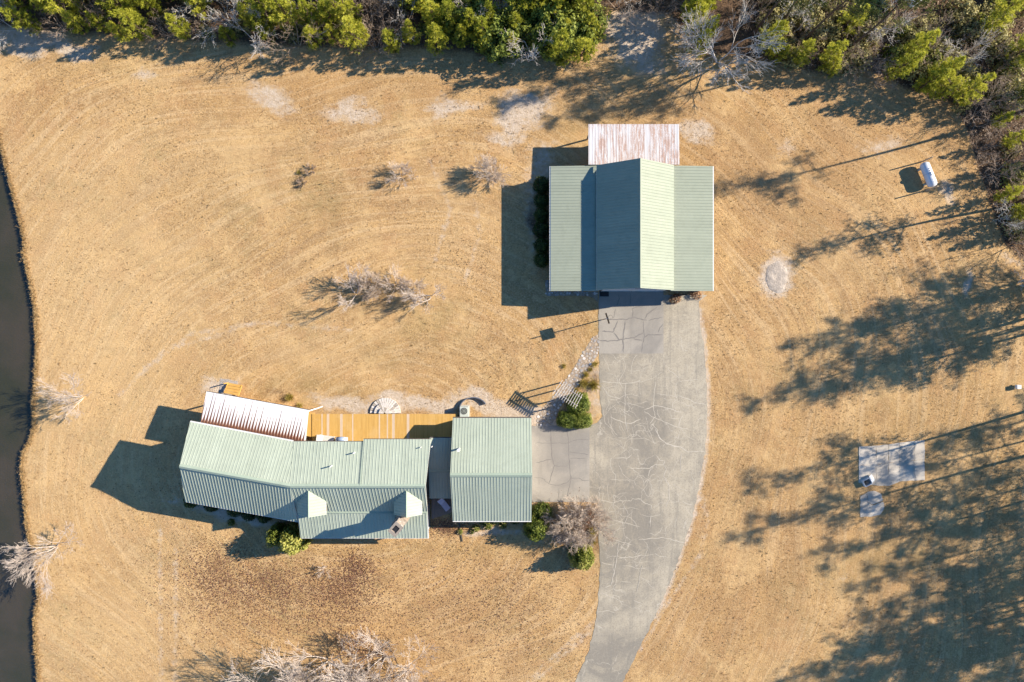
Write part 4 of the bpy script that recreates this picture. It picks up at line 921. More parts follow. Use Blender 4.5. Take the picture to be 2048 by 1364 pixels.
def wood_shed():
    c = PL(1790, 14); t = thing('hunting_stand', 'weathered grey timber stand with white frame among the brush', 'shed', c)
    rz = math.radians(35); R = Matrix.Rotation(rz, 3, 'Z')
    for dx in (-1, 1):
        for dy in (-1, 1): p = c + R @ Vector((dx * .9, dy * 1.1, 0)); MB().box((p.x, p.y, 1.5), (.12, .12, 3.0), rz).build('leg', M['oldwood'], t)
    for i in range(14): p = c + R @ Vector((-.98 + i * .15, 0, 3.05)); MB().box(p, (.14, 2.5, .04), rz).build('board', M['oldwood'], t)
    for dx in (-1, 1): p = c + R @ Vector((dx, 0, 3.5)); MB().box(p, (.06, 2.5, .9), rz).build('side_panel', M['wcor'], t)
    p = c + R @ Vector((0, -1.25, 3.5)); MB().box(p, (2.0, .06, .9), rz).build('front_panel', M['white'], t)
wood_shed()

# ------------------------------------------------------------------ vegetation
def tubes_np(segs, sides=4):
    """segs: (p0,p1,r0,r1) arrays -> V,F"""
    P0 = np.array([s[0] for s in segs]); P1 = np.array([s[1] for s in segs]); r0 = np.array([s[2] for s in segs]); r1 = np.array([s[3] for s in segs])
    T = P1 - P0; T /= np.linalg.norm(T, axis=1, keepdims=True) + 1e-9
    ref = np.where(np.abs(T[:, 2:3]) > 0.9, np.array([[1., 0, 0]]), np.array([[0, 0, 1.]]))
    S = np.cross(T, ref); S /= np.linalg.norm(S, axis=1, keepdims=True); U = np.cross(S, T); n = len(segs)
    V = np.zeros((n, 2, sides, 3))
    for i in range(sides):
        a = 2 * math.pi * i / sides; dvec = S * math.cos(a) + U * math.sin(a)
        V[:, 0, i] = P0 + dvec * r0[:, None]; V[:, 1, i] = P1 + dvec * r1[:, None]
    base = (np.arange(n) * 2 * sides)[:, None]; F = []
    for i in range(sides):
        j = (i + 1) % sides
        F.append(np.concatenate([base + i, base + j, base + sides + j], 1)); F.append(np.concatenate([base + i, base + sides + j, base + sides + i], 1))
    return V.reshape(-1, 3), np.concatenate(F)
def grow(r, p, dirv, L, rad, lev, maxlev, out, up=0.12, kids=(3, 5), ang=0.62, shr=0.68):
    n = 3; q = np.array(p, float); dv = np.array(dirv, float)
    pts = [q.copy()]
    for i in range(n):
        dv = dv + np.array([r.gauss(0, .11), r.gauss(0, .11), r.gauss(0, .05) + up * .35]); dv /= np.linalg.norm(dv)
        q2 = q + dv * L / n; ra = rad * (1 - .45 * i / n); rb = rad * (1 - .45 * (i + 1) / n); out.append((q, q2, ra, rb, lev)); q = q2; pts.append(q.copy())
    if lev >= maxlev: return
    k = r.randint(*kids)
    for i in range(k):
        f = r.uniform(.35, 1.0) if i < k - 1 else 1.0; idx = min(n - 1, int(f * n)); bp = pts[idx] + (pts[idx + 1] - pts[idx]) * (f * n - idx) if f < 1 else pts[-1]
        ax = np.array([r.gauss(0, 1) for _ in range(3)]); ax -= dv * ax.dot(dv); ax /= np.linalg.norm(ax) + 1e-9
        a = ang * r.uniform(.6, 1.35) * (0.55 if i == k - 1 else 1); nd = dv * math.cos(a) + ax * math.sin(a)
        if nd[2] < -.1: nd[2] *= -.3
        grow(r, bp, nd, L * shr * r.uniform(.75, 1.15), rad * .58, lev + 1, maxlev, out, up, kids, ang, shr)
BARE = {}
def bare_meshes(key, seed, h, stems, spread, levels, barkm, rad=0.06, kids=(3, 5), ang=.6):
    r = random.Random(seed); segs = []
    for s in range(stems):
        az = 2 * math.pi * s / stems + r.uniform(-.5, .5); tl = spread * r.uniform(.5, 1.1) if stems > 1 else spread * .2
        dv = (math.sin(tl) * math.cos(az), math.sin(tl) * math.sin(az), math.cos(tl))
        grow(r, (.12 * math.cos(az) * (stems > 1), .12 * math.sin(az) * (stems > 1), -.1), dv, h * (.40 if stems > 1 else .45), rad * r.uniform(.75, 1.1), 0, levels, segs, kids=kids, ang=ang)
    lo = [s for s in segs if s[4] == 0]; hi = [s for s in segs if s[4] > 0]
    V, F = tubes_np([s[:4] for s in lo], 6); a = np_mesh('trunk', V, F, barkm, smooth=True)
    V, F = tubes_np([(s[0], s[1], max(s[2], .0105), max(s[3], .0075)) for s in hi], 3); b = np_mesh('branches', V, F, barkm)
    BARE[key] = (a, b)
def leaf_tris(P, N, size, r_, aspect=.5, jitter=.6):
    """one leaf triangle pair per point P oriented near N"""
    n = len(P); D = r_.normal(size=(n, 3)); A = N + D * jitter; A /= np.linalg.norm(A, axis=1, keepdims=True)
    B = np.cross(A, r_.normal(size=(n, 3))); B /= np.linalg.norm(B, axis=1, keepdims=True); C = np.cross(A, B)
    s = size * r_.uniform(.6, 1.3, n)[:, None]
    V = np.stack([P - B * s, P + C * s * aspect, P + B * s, P - C * s * aspect], 1).reshape(-1, 3); b = np.arange(n)[:, None] * 4
    F = np.concatenate([b + [[0, 1, 2]], b + [[0, 2, 3]]], 1).reshape(-1, 3); return V, F
def shrub_mesh(name, seed, rx, ry, rz_, n, size, mat, box=False, core=True, lump=.25):
    r_ = np.random.default_rng(seed)
    D = r_.normal(size=(n, 3)); D /= np.linalg.norm(D, axis=1, keepdims=True)
    if box:
        pw = 5.0; D = D / (np.abs(D) ** pw).sum(1, keepdims=True) ** (1 / pw)
    D[:, 2] = np.abs(D[:, 2]) * np.where(r_.random(n) < .12, -.35, 1)
    off = seed * 3.7
    lum = np.array([mnoise.noise((d_[0] * 2.1 + off, d_[1] * 2.1, d_[2] * 2.1)) for d_ in D])
    rad = (1 + lump * lum) * r_.uniform(.80, 1.05, n)
    P = D * rad[:, None] * np.array([rx, ry, rz_]) + np.array([0, 0, .15 * rz_])
    P[:, 2] = np.maximum(P[:, 2], .03)
    V, F = leaf_tris(P, D, size, r_)
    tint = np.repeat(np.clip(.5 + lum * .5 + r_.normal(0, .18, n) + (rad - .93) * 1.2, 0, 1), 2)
    if core:  # hidden inner mass added in the darkest tint to block light through the leaves
        u, v = 14, 8; cv = []; 
        for j in range(v + 1):
            ph = math.pi / 2 * j / v
            for i in range(u):
                th = 2 * math.pi * i / u; q = np.array([math.cos(th) * math.cos(ph), math.sin(th) * math.cos(ph), math.sin(ph)])
                if box: q = q / (np.abs(q) ** 5).sum() ** .2
                cv.append(q * np.array([rx, ry, rz_]) * .78 * (1 + .2 * mnoise.noise((q[0] * 2.1 + off, q[1] * 2.1, q[2] * 2.1))) + np.array([0, 0, .08 * rz_]))
        cf = []
        for j in range(v):
            for i in range(u):
                a, b = j * u + i, j * u + (i + 1) % u; cf += [(a, b, b + u), (a, b + u, a + u)]
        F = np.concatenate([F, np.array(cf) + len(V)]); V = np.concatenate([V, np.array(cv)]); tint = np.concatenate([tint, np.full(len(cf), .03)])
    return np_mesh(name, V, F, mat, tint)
def needles(P, D, L, wd, k, r_):
    """k needle triangles fanned from each tuft centre"""
    n = len(P); Pr = np.repeat(P, k, 0); Dr = np.repeat(D, k, 0) + r_.normal(0, .55, (n * k, 3)); Dr /= np.linalg.norm(Dr, axis=1, keepdims=True)
    S = np.cross(Dr, np.array([[0, 0, 1.]]) + r_.normal(0, .45, (n * k, 3))); S /= np.linalg.norm(S, axis=1, keepdims=True) + 1e-9; ln = (L * r_.uniform(.65, 1.2, n * k))[:, None]
    V = np.stack([Pr - S * wd * .4, Pr + S * wd * .4, Pr + Dr * ln * .7 + S * wd * .5, Pr + Dr * ln], 1).reshape(-1, 3); b = np.arange(n * k)[:, None] * 4
    F = np.concatenate([b + [[0, 1, 2]], b + [[0, 2, 3]]], 1).reshape(-1, 3); return V, F
PINES = []
def pine_mesh(seed, h, rmax, base=.12, kt=9, dens=1.25, mat='pine', whorl=.34, tl=.30):
    r = random.Random(seed); r_ = np.random.default_rng(seed); segs = []; P = []; D = []; br = []; T = []
    lean = np.array([r.gauss(0, .03), r.gauss(0, .03)])
    def ax(z): return np.array([lean[0] * z, lean[1] * z, z])
    for i in range(6): segs.append((ax(h * i / 6 - (.1 if i == 0 else 0)), ax(h * (i + 1) / 6), .012 * h * (1 - i / 6.5), .012 * h * (1 - (i + 1) / 6.5)))
    z = base * h
    while z < h * .985:
        f = (z / h - base) / (1 - base); R = rmax * min(1, .55 + f * 2.0) * (1 - f) ** .72 + .10
        for b in range(r.randint(4, 6)):
            az = r.uniform(0, 6.283); L = R * r.uniform(.6, 1.15); el = r.uniform(.05, .45) + f * .5
            dv = np.array([math.cos(az) * math.cos(el), math.sin(az) * math.cos(el), math.sin(el)]); p0 = ax(z); p1 = p0 + dv * L; p1[2] += .12 * L * L * .4
            br.append((p0, p1, .010 + .007 * L, .006)); n = max(3, int(L * 7 * dens)); cl = r.gauss(.5, .16)
            for q in range(n):
                t = r.uniform(.35, 1.03); side = np.array([-dv[1], dv[0], 0]) * r.gauss(0, .16) * L * t; P.append(p0 + (p1 - p0) * t + side + np.array([0, 0, r.gauss(0, .05)]))
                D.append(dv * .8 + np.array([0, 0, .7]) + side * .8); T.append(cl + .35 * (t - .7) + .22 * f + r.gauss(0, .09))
        z += whorl * r.uniform(.75, 1.25)
    P.append(ax(h)); D.append(np.array([0, 0, 1.])); T.append(.8)
    P = np.array(P); D = np.array(D); D /= np.linalg.norm(D, axis=1, keepdims=True)
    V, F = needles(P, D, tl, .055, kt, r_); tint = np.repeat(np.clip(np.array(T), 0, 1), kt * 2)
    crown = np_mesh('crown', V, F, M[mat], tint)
    V, F = tubes_np(segs, 7); tr_ = np_mesh('trunk', V, F, M['bark'], smooth=True)
    V, F = tubes_np(br, 3); bb = np_mesh('branches', V, F, M['bark'])
    return tr_, crown, bb
def place(kind, meshes, names, label, cat, p, rot, s, group=None, rng_tilt=0):
    o = bpy.data.objects.new(kind, None); COL.objects.link(o); o.location = p; o.rotation_euler = (rng.gauss(0, rng_tilt), rng.gauss(0, rng_tilt), rot); o.scale = (s, s, s); o.empty_display_size = .3
    o['label'] = label; o['category'] = cat
    if group: o['group'] = group
    for me, nm in zip(meshes, names):
        c = bpy.data.objects.new(nm, me); COL.objects.link(c); c.parent = o
    return o
for i in range(7): PINES.append(pine_mesh(100 + i, 7.0, 1.75 + .12 * (i % 3), base=.10))
def size_word(s, a, b): return 'small' if s < a else 'tall' if s > b else 'middling'
def pine(x, y, s, label=None, group='young pines in the treeline', row=0):
    label = label or size_word(s, .8, 1.05) + ' bushy yellow-green pine ' + ('on the front edge of the treeline, skirts over the lawn', 'just behind the front edge of the treeline', 'deep in the treeline behind two rows of pines', 'deep in the treeline behind two rows of pines', 'deep in the treeline behind two rows of pines')[row]
    place('pine_tree', PINES[rng.randrange(7)], ('trunk', 'crown', 'branches'), label, 'tree', PL(x, y), rng.uniform(0, 6.28), s, group, .03)
# the treeline behind the lawn
bxs = [0, 150, 330, 600, 720, 850, 1000, 1130, 1190]; bys = [48, 62, 76, 86, 94, 90, 106, 116, 104]
bare_spots = [(-20, 60), (30, 20), (420, 62), (385, 20), (470, 18), (795, 70), (815, 40), (640, 0), (905, 20), (960, 30), (225, 20), (700, 10), (1010, -10), (560, -30), (120, -10)]
NB0 = len(bare_spots)
for row, (dy, s0) in enumerate(((0, .82), (-38, 1.0), (-80, 1.1), (-128, 1.15), (-180, 1.2))):
    x = -150 + rng.uniform(0, 20)
    while x < 1190:
        y = np.interp(x, bxs, bys) + dy + rng.uniform(-9, 9)
        if not any(abs(x - bx_) < 30 and abs(y - by_) < 26 for bx_, by_ in bare_spots):
            if rng.random() < (.18, .30, .38, .38, .38)[row]: bare_spots.append((x, y))
            else: pine(x, y, s0 * rng.uniform(.62, 1.14), row=row)
        x += rng.uniform(32, 52)
for x, y, s in ((1385, 108, .75), (1400, 80, .7), (1375, 62, .8), (1400, 20, 1.0), (1528, 96, .85), (1545, 120, .55), (1590, 122, .75), (1640, 132, .8), (1655, 150, .5), (1370, 40, .7), (1775, 150, .85), (1835, 178, .8), (1850, 165, .9), (1862, 195, .7), (1905, 203, .85), (1800, 120, .9), (1985, 250, .5), (2005, 290, .55), (1680, 60, .8),
                (1420, -20, 1.0), (1350, -60, 1.1), (1480, -40, 1.0), (1560, -60, 1.2), (1280, -90, 1.1), (1220, -70, 1.1), (1990, 400, .6), (2020, 430, .7), (2010, 120, 1.0), (1960, 60, 1.0), (2048, 200, .9), (2060, 330, .9), (2075, 450, .8), (2060, 570, .6), (2070, 620, .7)):
    pine(x, y, s, size_word(s, .65, .92) + ' pine growing out of the mixed brush ' + ('behind the barn' if x < 1560 else 'at the corner of the field' if y < 215 else 'beside the propane tank'), 'pines in the corner brush')
# bare trees
bare_meshes('multi', 3, 3.9, 9, .75, 3, M['pale'], .038, (5, 7), .5); bare_meshes('multi2', 8, 3.2, 9, .8, 3, M['pale'], .034, (4, 6), .5); bare_meshes('single', 5, 5.2, 3, .5, 4, M['pale'], .075, (4, 5), .5)
bare_meshes('fan', 14, 5.6, 4, .60, 4, M['pale'], .06, (4, 5), .5); bare_meshes('birch', 21, 7.2, 4, .75, 4, M['birch'], .09, (4, 5), .55); bare_meshes('brush', 33, 3.0, 6, .85, 3, M['twig'], .028, (3, 5), .7)
bare_meshes('brush2', 35, 4.2, 4, .6, 4, M['twig'], .038, (3, 4), .65); bare_meshes('twiggy', 41, 4.6, 6, .8, 4, M['pale'], .05, (3, 4), .6); bare_meshes('greybr', 47, 4.6, 3, .6, 4, M['birch'], .045, (3, 4), .6); bare_meshes('tiny', 52, 1.6, 9, .7, 2, M['pale'], .014, (3, 5), .5)
bare_meshes('bushy', 61, 4.0, 7, .85, 4, M['pinkt'], .045, (4, 6), .62)
def bare(key, x, y, s, label, group=None, kind='bare_tree', rot=None, cat='tree'):
    return place(kind, BARE[key], ('trunk', 'branches'), label, cat, PL(x, y), rng.uniform(0, 6.28) if rot is None else rot, s, group, .04)
bare('multi', 985, 348, .85, 'pale leafless multi-stemmed tree standing alone west of the barn')
bare('multi2', 803, 352, .7, 'small pale leafless tree on a brown patch of lawn')
bare('single', 712, 588, .85, 'tall pale leafless tree, the one with the spreading twin trunk on the lawn', rot=2.2)
bare('multi2', 792, 570, .85, 'bushy pale leafless tree between the two taller ones on the lawn')
bare('single', 862, 592, .75, 'slim pale leafless tree, the end one of the lawn trio toward the barn', rot=4.4)
bare('bushy', 752, 574, .6, 'low dense pinkish twig shrub inside the leafless lawn group'); bare('multi2', 832, 582, .7, 'low pale twig shrub beside the slim lawn tree')
bare('fan', 165, 795, .85, 'pale leafless tree on the lawn with its shadow reaching the pond')
bare('fan', 112, 1093, 1.1, 'large pale leafless tree leaning over the pond bank', rot=1.0)
bare('tiny', 650, 1137, 1.0, 'tiny pale leafless shrub on the red-brown leaf patch', kind='bare_shrub', cat='shrub')
bare('tiny', 826, 352, .7, 'low dry shrub beside the small leafless lawn tree', kind='bare_shrub', cat='shrub')
bare_meshes('weed', 55, 1.1, 16, .9, 2, M['twig'], .012, (4, 6), .5)
bare('weed', 621, 341, 1.0, 'dense dry brown shrub in the open lawn, the larger of a pair', kind='bare_shrub', cat='shrub'); bare('weed', 606, 366, .8, 'dense dry brown shrub in the open lawn, the smaller of a pair', kind='bare_shrub', cat='shrub')
bare('bushy', 1163, 1044, 1.2, 'wide twiggy leafless tree in the bed by the driveway corner')
bare('bushy', 1126, 1036, .8, 'smaller twiggy leafless tree squeezed between garage shrubs and bed')
for x, y, s, k in ((600, 1345, 1.35, 'fan'), (660, 1322, 1.45, 'twiggy'), (705, 1345, 1.5, 'fan'), (770, 1312, 1.35, 'twiggy'), (815, 1340, 1.2, 'fan'), (570, 1375, 1.4, 'fan'), (640, 1380, 1.5, 'twiggy'), (740, 1370, 1.5, 'fan'), (850, 1375, 1.1, 'brush'), (790, 1380, 1.4, 'twiggy')):
    bare(k, x, y, s, 'pale leafless tree in the thicket on the front lawn', 'thicket of leafless trees on the front lawn')
bare('birch', 1436, 122, 1.2, 'big grey-white leafless tree at the edge of the wood behind the barn')
for i, (x, y) in enumerate(bare_spots):
    s_b = rng.uniform(.9, 1.35)
    bare(('greybr', 'brush2', 'brush')[i % 3], x, y, s_b, ('tall ' if s_b > 1.12 else 'small ') + ('grey-white', 'thin brown', 'low spreading brown')[i % 3] + ' leafless tree ' + ('at the front of the treeline' if y > np.interp(x, bxs, bys) - 25 else 'deep among the treeline pines'), 'leafless trees in the treeline')
for x, y in ((1568, 70), (1600, 95), (1630, 40), (1690, 118), (1715, 140), (1735, 110), (1760, 165), (1860, 140), (1900, 120), (1890, 150), (1850, 70), (1910, 60), (1580, 20), (1670, 10), (1960, 300), (1990, 340), (2010, 250), (1975, 220), (1945, 240), (2020, 380), (1995, 440), (2030, 480), (1945, 100), (1980, 150), (1800, 40), (1740, 60), (1500, 30), (1330, 20), (1260, -10), (1230, 15), (2045, 560), (2060, 280), (2040, 340)):
    kb = rng.choice(['brush', 'brush2', 'greybr', 'brush']); s_b = rng.uniform(.8, 1.3)
    bare(kb, x + rng.uniform(-8, 8), y + rng.uniform(-8, 8), s_b, ('big ' if s_b > 1.05 else 'small ') + {'brush': 'low spreading brown', 'brush2': 'upright brown', 'greybr': 'grey-white'}[kb] + ' leafless brush ' + ('behind the barn' if x < 1640 else 'beside the propane tank' if y > 215 else 'in the wild corner of the field'), 'leafless brush in the wild corner', 'bare_brush', cat='brush')
# leafy brush
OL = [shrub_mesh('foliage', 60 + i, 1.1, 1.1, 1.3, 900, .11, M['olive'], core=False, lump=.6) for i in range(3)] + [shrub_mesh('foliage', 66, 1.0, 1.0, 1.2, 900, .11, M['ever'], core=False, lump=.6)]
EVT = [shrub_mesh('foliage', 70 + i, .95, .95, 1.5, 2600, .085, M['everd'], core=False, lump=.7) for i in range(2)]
def rootstub(h=.5): return None
STUB = bpy.data.meshes.new('stem'); _m = MB()
for i in range(5): _m.tube((0, 0, -.05), (.45 * math.cos(i * 1.25), .45 * math.sin(i * 1.25), .9), .03, .015, 5)
STUB.from_pydata(_m.v, [], _m.f); STUB.materials.append(M['twig'])
def shrub(me, x, y, s, label, group=None, kind='shrub', rot=None):
    return place(kind, (me, STUB), ('foliage', 'stem'), label, 'shrub', PL(x, y), rng.uniform(0, 6.28) if rot is None else rot, s, group)
for k in range(165):
    x = rng.uniform(1530, 2060) if k < 150 else rng.uniform(1965, 2060); y = rng.uniform(-60, np.interp(x, [1530, 1660, 1740, 1830, 1900, 1935, 1955, 2010, 2060], [110, 140, 135, 175, 190, 240, 320, 480, 520]))
    if x > 1940 and y > 60 and rng.random() < .5: continue
    if abs(x - 1790) < 36 and abs(y - 20) < 44: continue
    si = rng.uniform(.7, 1.5); oi_ = rng.randrange(4); shrub(OL[oi_], x, y, si, size_word(si, .95, 1.25).replace('tall', 'big') + (' green' if oi_ == 3 else ' olive') + ' leafy brush in the wild corner ' + ('behind the barn' if x < 1700 else 'beside the propane tank' if y > 215 else 'of the field'), 'olive brush in the wild corner', 'leafy_brush')
for k in range(46):
    x = rng.uniform(-40, 1190); y = np.interp(x, bxs, bys) + rng.uniform(-120, 6)
    shrub(rng.choice(OL), x, y, rng.uniform(.5, .9), 'low leafy brush at the foot of the young pines', 'brush under the treeline', 'leafy_brush')
for k in range(18):
    x = rng.uniform(840, 1195); y = np.interp(x, bxs, bys) + rng.uniform(-110, -14); s_e = rng.uniform(1.5, 2.3)
    shrub(EVT[k % 2], x, y, s_e, ('tall' if s_e > 1.9 else 'middling') + ' dark broadleaf evergreen among the treeline pines', 'broadleaf evergreens in the treeline', 'evergreen_tree')['category'] = 'tree'
# tall pines beyond the frame throw the long shadows across the field
TP = []
def tall_pine(seed, h, crown_f, rmax):
    r = random.Random(seed); r_ = np.random.default_rng(seed); segs = []; br = []; P = []; D = []
    ben = [np.array([r.gauss(0, .25), r.gauss(0, .25)]) for _ in range(3)]
    def ax(z): f = z / h; b = ben[0] * f + ben[1] * math.sin(f * 3) + ben[2] * f * f; return np.array([b[0], b[1], z])
    for i in range(10): segs.append((ax(h * i / 10 - (.1 if i == 0 else 0)), ax(h * (i + 1) / 10), .17 * (1 - .085 * i), .17 * (1 - .085 * (i + 1))))
    z = h * (1 - crown_f)
    while z < h:
        f = (z - h * (1 - crown_f)) / (h * crown_f); R = rmax * (math.sin(min(1, f * 1.25 + .22) * math.pi) ** .6 if f < .85 else .45)
        for b in range(r.randint(2, 4)):
            az = r.uniform(0, 6.283); L = max(.6, R * r.uniform(.45, 1.15)); el = r.uniform(-.05, .5); dv = np.array([math.cos(az) * math.cos(el), math.sin(az) * math.cos(el), math.sin(el)]); p0 = ax(z); p1 = p0 + dv * L; br.append((p0, p1, .05, .02))
            for q in range(int(4 + L * 3.2)):
                t = r.uniform(.4, 1.05); c = p0 + (p1 - p0) * t + np.array([r.gauss(0, .25), r.gauss(0, .25), r.gauss(0, .15)])
                for w_ in range(5): P.append(c + np.array([r.gauss(0, .22), r.gauss(0, .22), r.gauss(0, .14)])); D.append(dv * .5 + np.array([r.gauss(0, .4), r.gauss(0, .4), .8]))
        z += r.uniform(.38, .85)
    P = np.array(P); D = np.array(D); D /= np.linalg.norm(D, axis=1, keepdims=True); V, F = needles(P, D, .30, .045, 4, r_)
    tint = np.repeat(np.clip(r_.normal(.5, .2, len(P)), 0, 1), 8); crown = np_mesh('crown', V, F, M['tallpine'], tint)
    V, F = tubes_np(segs, 8); a = np_mesh('trunk', V, F, M['bark'], smooth=True); V, F = tubes_np(br, 4); b = np_mesh('branches', V, F, M['bark']); return a, crown, b
for i in range(5): TP.append(tall_pine(200 + i, 18.0, (.50, .56, .46, .54, .6)[i], (3.7, 4.2, 3.4, 4.0, 4.4)[i]))
THIN = [tall_pine(230, 17.0, .36, 2.9), tall_pine(231, 12.5, .5, 2.3)]
def tpine(x, y, s, k=None): place('tall_pine', TP[rng.randrange(5)] if k is None else k, ('trunk', 'crown', 'branches'), 'tall long-trunked pine beyond the field edge', 'tree', PL(x, y), rng.uniform(0, 6.28), s, 'tall pines beyond the field')
tpine(2008, 238, 1.05, THIN[0]); tpine(2022, 412, 1.0, THIN[1]); tpine(1505, 70, .95, THIN[0]); tpine(1600, 88, .85, TP[2]); tpine(1690, 100, .9, THIN[0]); tpine(1560, 60, 1.0, THIN[1])
for x, y in ((1800, 625), (1715, 665), (1650, 745), (1790, 725), (1880, 615), (1730, 755), (1870, 700), (1650, 930), (1650, 1020), (1770, 1075), (1880, 930), (1900, 1010), (1980, 860), (1880, 1120), (1970, 1140), (2010, 1250), (1900, 1260), (1780, 1270), (1690, 1325), (1820, 1350), (2020, 1350), (2040, 1050), (1700, 1390), (2030, 950), (1950, 1330), (1850, 1190), (1960, 1050), (2030, 1180), (1930, 1200), (1990, 1290), (1860, 1310), (1740, 1350), (2040, 1300)):
    s = rng.uniform(.88, 1.12); sp = 2437 * (13.6 * s / HC)
    tpine(x + .966 * sp, y - .26 * sp, s)
# garden shrubs
EV = [shrub_mesh('foliage', 80 + i, 1.0, 1.0, 1.15, 2600, .085, M['ever']) for i in range(2)]
BX = [shrub_mesh('foliage', 84 + i, 1.0, 1.0, .95, 2400, .07, M['box']) for i in range(2)]
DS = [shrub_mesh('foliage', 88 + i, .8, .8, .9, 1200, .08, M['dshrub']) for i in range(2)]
YS = shrub_mesh('foliage', 92, .45, .45, .4, 420, .07, M['ever'])
RS = shrub_mesh('foliage', 94, .8, .55, .6, 700, .07, M['redsh'], core=False)
shrub(EV[0], 597, 1068, 1.0, 'large yellow-green evergreen bush at the porch corner').scale = (1.6, 1.6, 3.1)
shrub(BX[1], 563, 1064, 1.0, 'smaller darker evergreen bush leaning against the large one by the porch').scale = (1.15, 1.15, 2.9)
shrub(BX[0], 1071, 1052, 1.0, 'round green shrub off the garage corner').scale = (1.3, 1.3, 2.6); shrub(BX[1], 1083, 1024, 1.15, 'green shrub tucked between garage wall and apron'); shrub(BX[1], 1066, 1034, .9, 'dark green shrub against the garage end wall')
shrub(EV[1], 1162, 1108, 1.0, 'round yellow-green shrub at the foot of the wide twiggy tree').scale = (1.3, 1.3, 2.2)
shrub(BX[0], 1150, 1098, .8, 'dark green shrub under the low twigs beside the round yellow-green one')
for x, y, s, l in ((952, 1056, .9, 'low yellow shrub under the garage eave, nearer the side deck'), (976, 1050, 1.1, 'yellow-green shrub in the middle of the garage wall'), (1006, 1049, 1.0, 'yellow-green shrub under the garage eave nearest the round green shrub'), (944, 1063, .6, 'tiny yellow shrub in front of the low yellow one'), (920, 1063, .7, 'tiny yellow shrub beside the dark downspout')): shrub(YS, x, y, s, l)
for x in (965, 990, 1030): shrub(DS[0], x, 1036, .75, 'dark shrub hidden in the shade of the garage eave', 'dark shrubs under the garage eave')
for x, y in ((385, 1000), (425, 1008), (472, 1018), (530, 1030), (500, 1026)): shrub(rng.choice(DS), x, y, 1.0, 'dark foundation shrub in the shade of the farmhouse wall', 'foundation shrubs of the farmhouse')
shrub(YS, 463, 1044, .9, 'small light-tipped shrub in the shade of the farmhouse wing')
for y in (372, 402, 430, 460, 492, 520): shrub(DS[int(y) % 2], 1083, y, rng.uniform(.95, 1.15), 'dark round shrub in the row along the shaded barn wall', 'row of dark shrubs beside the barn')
shrub(RS, 1350, 598, .85, 'russet low shrub at the barn front corner beside the apron'); shrub(RS, 1390, 588, .9, 'reddish dry shrub at the outer barn front corner')
HD = shrub_mesh('foliage', 96, 1.0, 1.0, 1.0, 4200, .062, M['box'], box=True, lump=.12)
def hedge(x, y, rx, ry, h, rot, label):
    o = place('hedge', (HD, STUB), ('foliage', 'stem'), label, 'hedge', PL(x, y), rot, 1.0); o.scale = (rx, ry, h / 1.15)
hedge(1155, 806, 1.15, 1.05, 1.5, .25, 'clipped box hedge block under the arbor slats'); hedge(1132, 838, .95, .82, 1.35, -.2, 'clipped box hedge beside the garage apron shadow'); hedge(1163, 840, 1.0, .78, 1.3, .15, 'clipped box hedge end next to the driveway')
# straw tufts by the path
GR = []
for i in range(3):
    r_ = np.random.default_rng(300 + i); n = 130; P = np.zeros((n, 3)); P[:, :2] = r_.normal(0, .10, (n, 2)); D = np.stack([r_.normal(0, .5, n), r_.normal(0, .5, n), np.ones(n)], -1); D /= np.linalg.norm(D, axis=1, keepdims=True)
    V, F = needles(P, D, .5, .025, 2, r_); GR.append(np_mesh('blades', V, F, M['yellow'], np.clip(r_.normal(.5, .25, len(F)), 0, 1)))
for x, y, s, l in ((1168, 766, 1.0, 'straw-yellow grass clump next to the arbor'), (1187, 770, 1.15, 'bright yellow grass clump at the driveway edge near the arbor'), (1190, 728, .65, 'yellow grass tuft at the top of the path light row'), (1172, 749, .7, 'dry tuft along the middle of the stone path'), (1181, 739, .5, 'short dry tuft between the two path tufts'), (1152, 780, .6, 'dry grass tuft at the arbor post'),
                   (1187, 1062, .9, 'yellow grass clump in the driveway bed'), (1186, 1082, .8, 'pale grass clump lower in the driveway bed'), (598, 345, .45, 'dry grass clump by the dark brush on the open lawn'), (1128, 732, .5, 'small dark weed on the lawn by the stone path'), (580, 795, .9, 'weedy clump below the rusty porch roof'), (600, 812, .7, 'weedy clump at the deck corner')):
    o = link('grass_clump', GR[rng.randrange(3)], None, PL(x, y, -.02), rng.uniform(0, 6.28), s * 1.4); tag(o, l, 'grass clump')
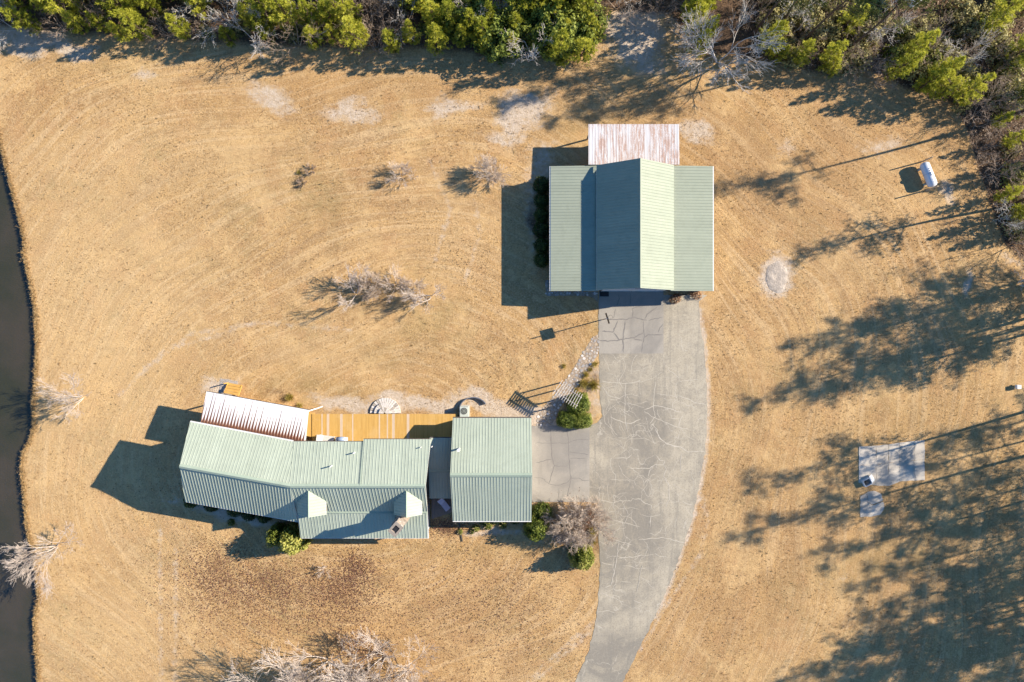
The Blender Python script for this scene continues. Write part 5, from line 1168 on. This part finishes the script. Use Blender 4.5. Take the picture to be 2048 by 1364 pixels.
# dry grass over the lawn, leaves, too many to count
def scatter(name, n, mat, kind):
    r_ = np.random.default_rng(700 + n); x = r_.uniform(-54, 60, n); y = r_.uniform(-38, 38, n); keep = np.interp(y, ey, ex) + .15 < x
    px_, py_ = x / MPP + 1024, 682 - y / MPP
    for (a, b, c, d_) in ((1197, 582, 1420, 900), (1060, 850, 1200, 1005), (1098, 346, 1410, 586), (405, 828, 870, 1060), (905, 828, 1062, 1026), (1170, 1000, 1400, 1364), (1715, 880, 1850, 965), (1718, 980, 1770, 1034)): keep &= ~((px_ > a) & (px_ < c) & (py_ > b) & (py_ < d_))
    dl = [(a, b) for a, b in DR]; idx_ = np.where(keep & (px_ > 880) & (px_ < 1420) & (py_ > 580))[0]
    keep[[i for i in idx_ if inside((px_[i], py_[i]), dl)]] = False
    if kind == 'weed': P = np.stack([x, y, np.full(n, -.01)], -1)[keep & (np.array([mnoise.noise((a * .12, b * .12, 6)) for a, b in zip(x, y)]) > r_.normal(.12, .2, n))]; m_ = len(P); D = np.stack([r_.normal(0, .6, m_), r_.normal(0, .6, m_), np.ones(m_)], -1); D /= np.linalg.norm(D, axis=1, keepdims=True); V, F = needles(P, D, .17, .04, 8, r_); t_ = np.repeat(np.clip(r_.normal(.4, .3, m_), 0, 1), 16)
    elif kind == 'tuft':
        dens = np.array([mnoise.noise((a * .16, b * .16, 2)) + .5 * mnoise.noise((a * .7, b * .7, 4)) for a, b in zip(x, y)]); keep &= dens > r_.normal(-.05, .25, n)
        P = np.stack([x, y, np.full(n, -.01)], -1)[keep]; m_ = len(P); D = np.stack([r_.normal(0, .7, m_), r_.normal(0, .7, m_), np.ones(m_) * .9], -1); D /= np.linalg.norm(D, axis=1, keepdims=True)
        V, F = needles(P, D, .13, .035, 4, r_); t_ = np.repeat(np.clip(r_.normal(.5, .25, m_), 0, 1), 8)
    else:
        gx = np.concatenate([r_.normal(c[0], c[2], int(n * c[4])) for c in LEAFC]); gy = np.concatenate([r_.normal(c[1], c[3], int(n * c[4])) for c in LEAFC]); kk = np.array([not inside((a, b), DR) for a, b in zip(gx, gy)]); gx, gy = gx[kk], gy[kk]; m_ = len(gx)
        P = np.stack([(gx - 1024) * MPP, (682 - gy) * MPP, r_.uniform(.015, .05, m_)], -1); V, F = leaf_tris(P, np.tile([[0, 0, 1.]], (m_, 1)), .06, r_, .6, .5); t_ = np.repeat(np.clip(r_.normal(.45, .25, m_), 0, 1), 2)
    o = link(name, np_mesh(name, V, F, mat, t_)); o['kind'] = 'stuff'; return o
def forest_litter():
    r_ = np.random.default_rng(77); n = 26000; gx = r_.uniform(1530, 2070, n); gy = r_.uniform(-40, 560, n); keep = gy < np.interp(gx, [1530, 1660, 1740, 1830, 1900, 1935, 1955, 2010, 2060], [118, 148, 140, 185, 205, 262, 345, 490, 525]) + r_.normal(0, 5, n)
    gx, gy = gx[keep], gy[keep]; m_ = len(gx); P = np.stack([(gx - 1024) * MPP, (682 - gy) * MPP, r_.uniform(.01, .10, m_)], -1); V, F = leaf_tris(P, np.tile([[0, 0, 1.]], (m_, 1)), .09, r_, .6, .6)
    o = link('forest_litter', np_mesh('forest_litter', V, F, M['leafb'], np.repeat(np.clip(r_.normal(.45, .28, m_), 0, 1), 2))); o['kind'] = 'stuff'; o['label'] = 'brown leaf litter under the brush'
forest_litter()
def bank_grass():
    r_ = np.random.default_rng(31); n = 9000; y = r_.uniform(-40, 40, n); x = np.interp(y, ey, ex) + r_.normal(0.02, .22, n); P = np.stack([x, y, np.where(x < np.interp(y, ey, ex) - .1, -.3, -.02)], -1); D = np.stack([r_.normal(-.5, .6, n), r_.normal(0, .6, n), np.ones(n) * .8], -1); D /= np.linalg.norm(D, axis=1, keepdims=True)
    V, F = needles(P, D, .24, .035, 3, r_); o = link('bank_grass', np_mesh('bank_grass', V, F, M['tuft'], np.repeat(np.clip(r_.normal(.4, .25, n), 0, 1), 6))); o['kind'] = 'stuff'; o['label'] = 'dry grass fringe hanging over the pond bank'
bank_grass()
LEAFC = [(535, 1168, 55, 32, .15), (685, 1172, 40, 30, .13), (715, 1135, 18, 20, .06), (425, 1150, 35, 40, .10), (620, 1235, 90, 40, .16), (720, 1300, 28, 22, .08), (830, 1200, 160, 60, .14), (1000, 1230, 110, 80, .12), (400, 1180, 60, 70, .08), (1330, 1180, 90, 110, .05), (890, 1052, 22, 10, .05), (1165, 1035, 30, 22, .04)]
o = scatter('dry_grass', 90000, M['tuft'], 'tuft'); o['label'] = 'short dry tan grass over the lawn'
o = scatter('weed_clumps', 3200, M['weed'], 'weed'); o['label'] = 'scattered brown and olive weed clumps in the lawn'
o = scatter('leaf_litter', 22000, M['leafl'], 'leaf'); o['label'] = 'red-brown fallen leaves on the front lawn'
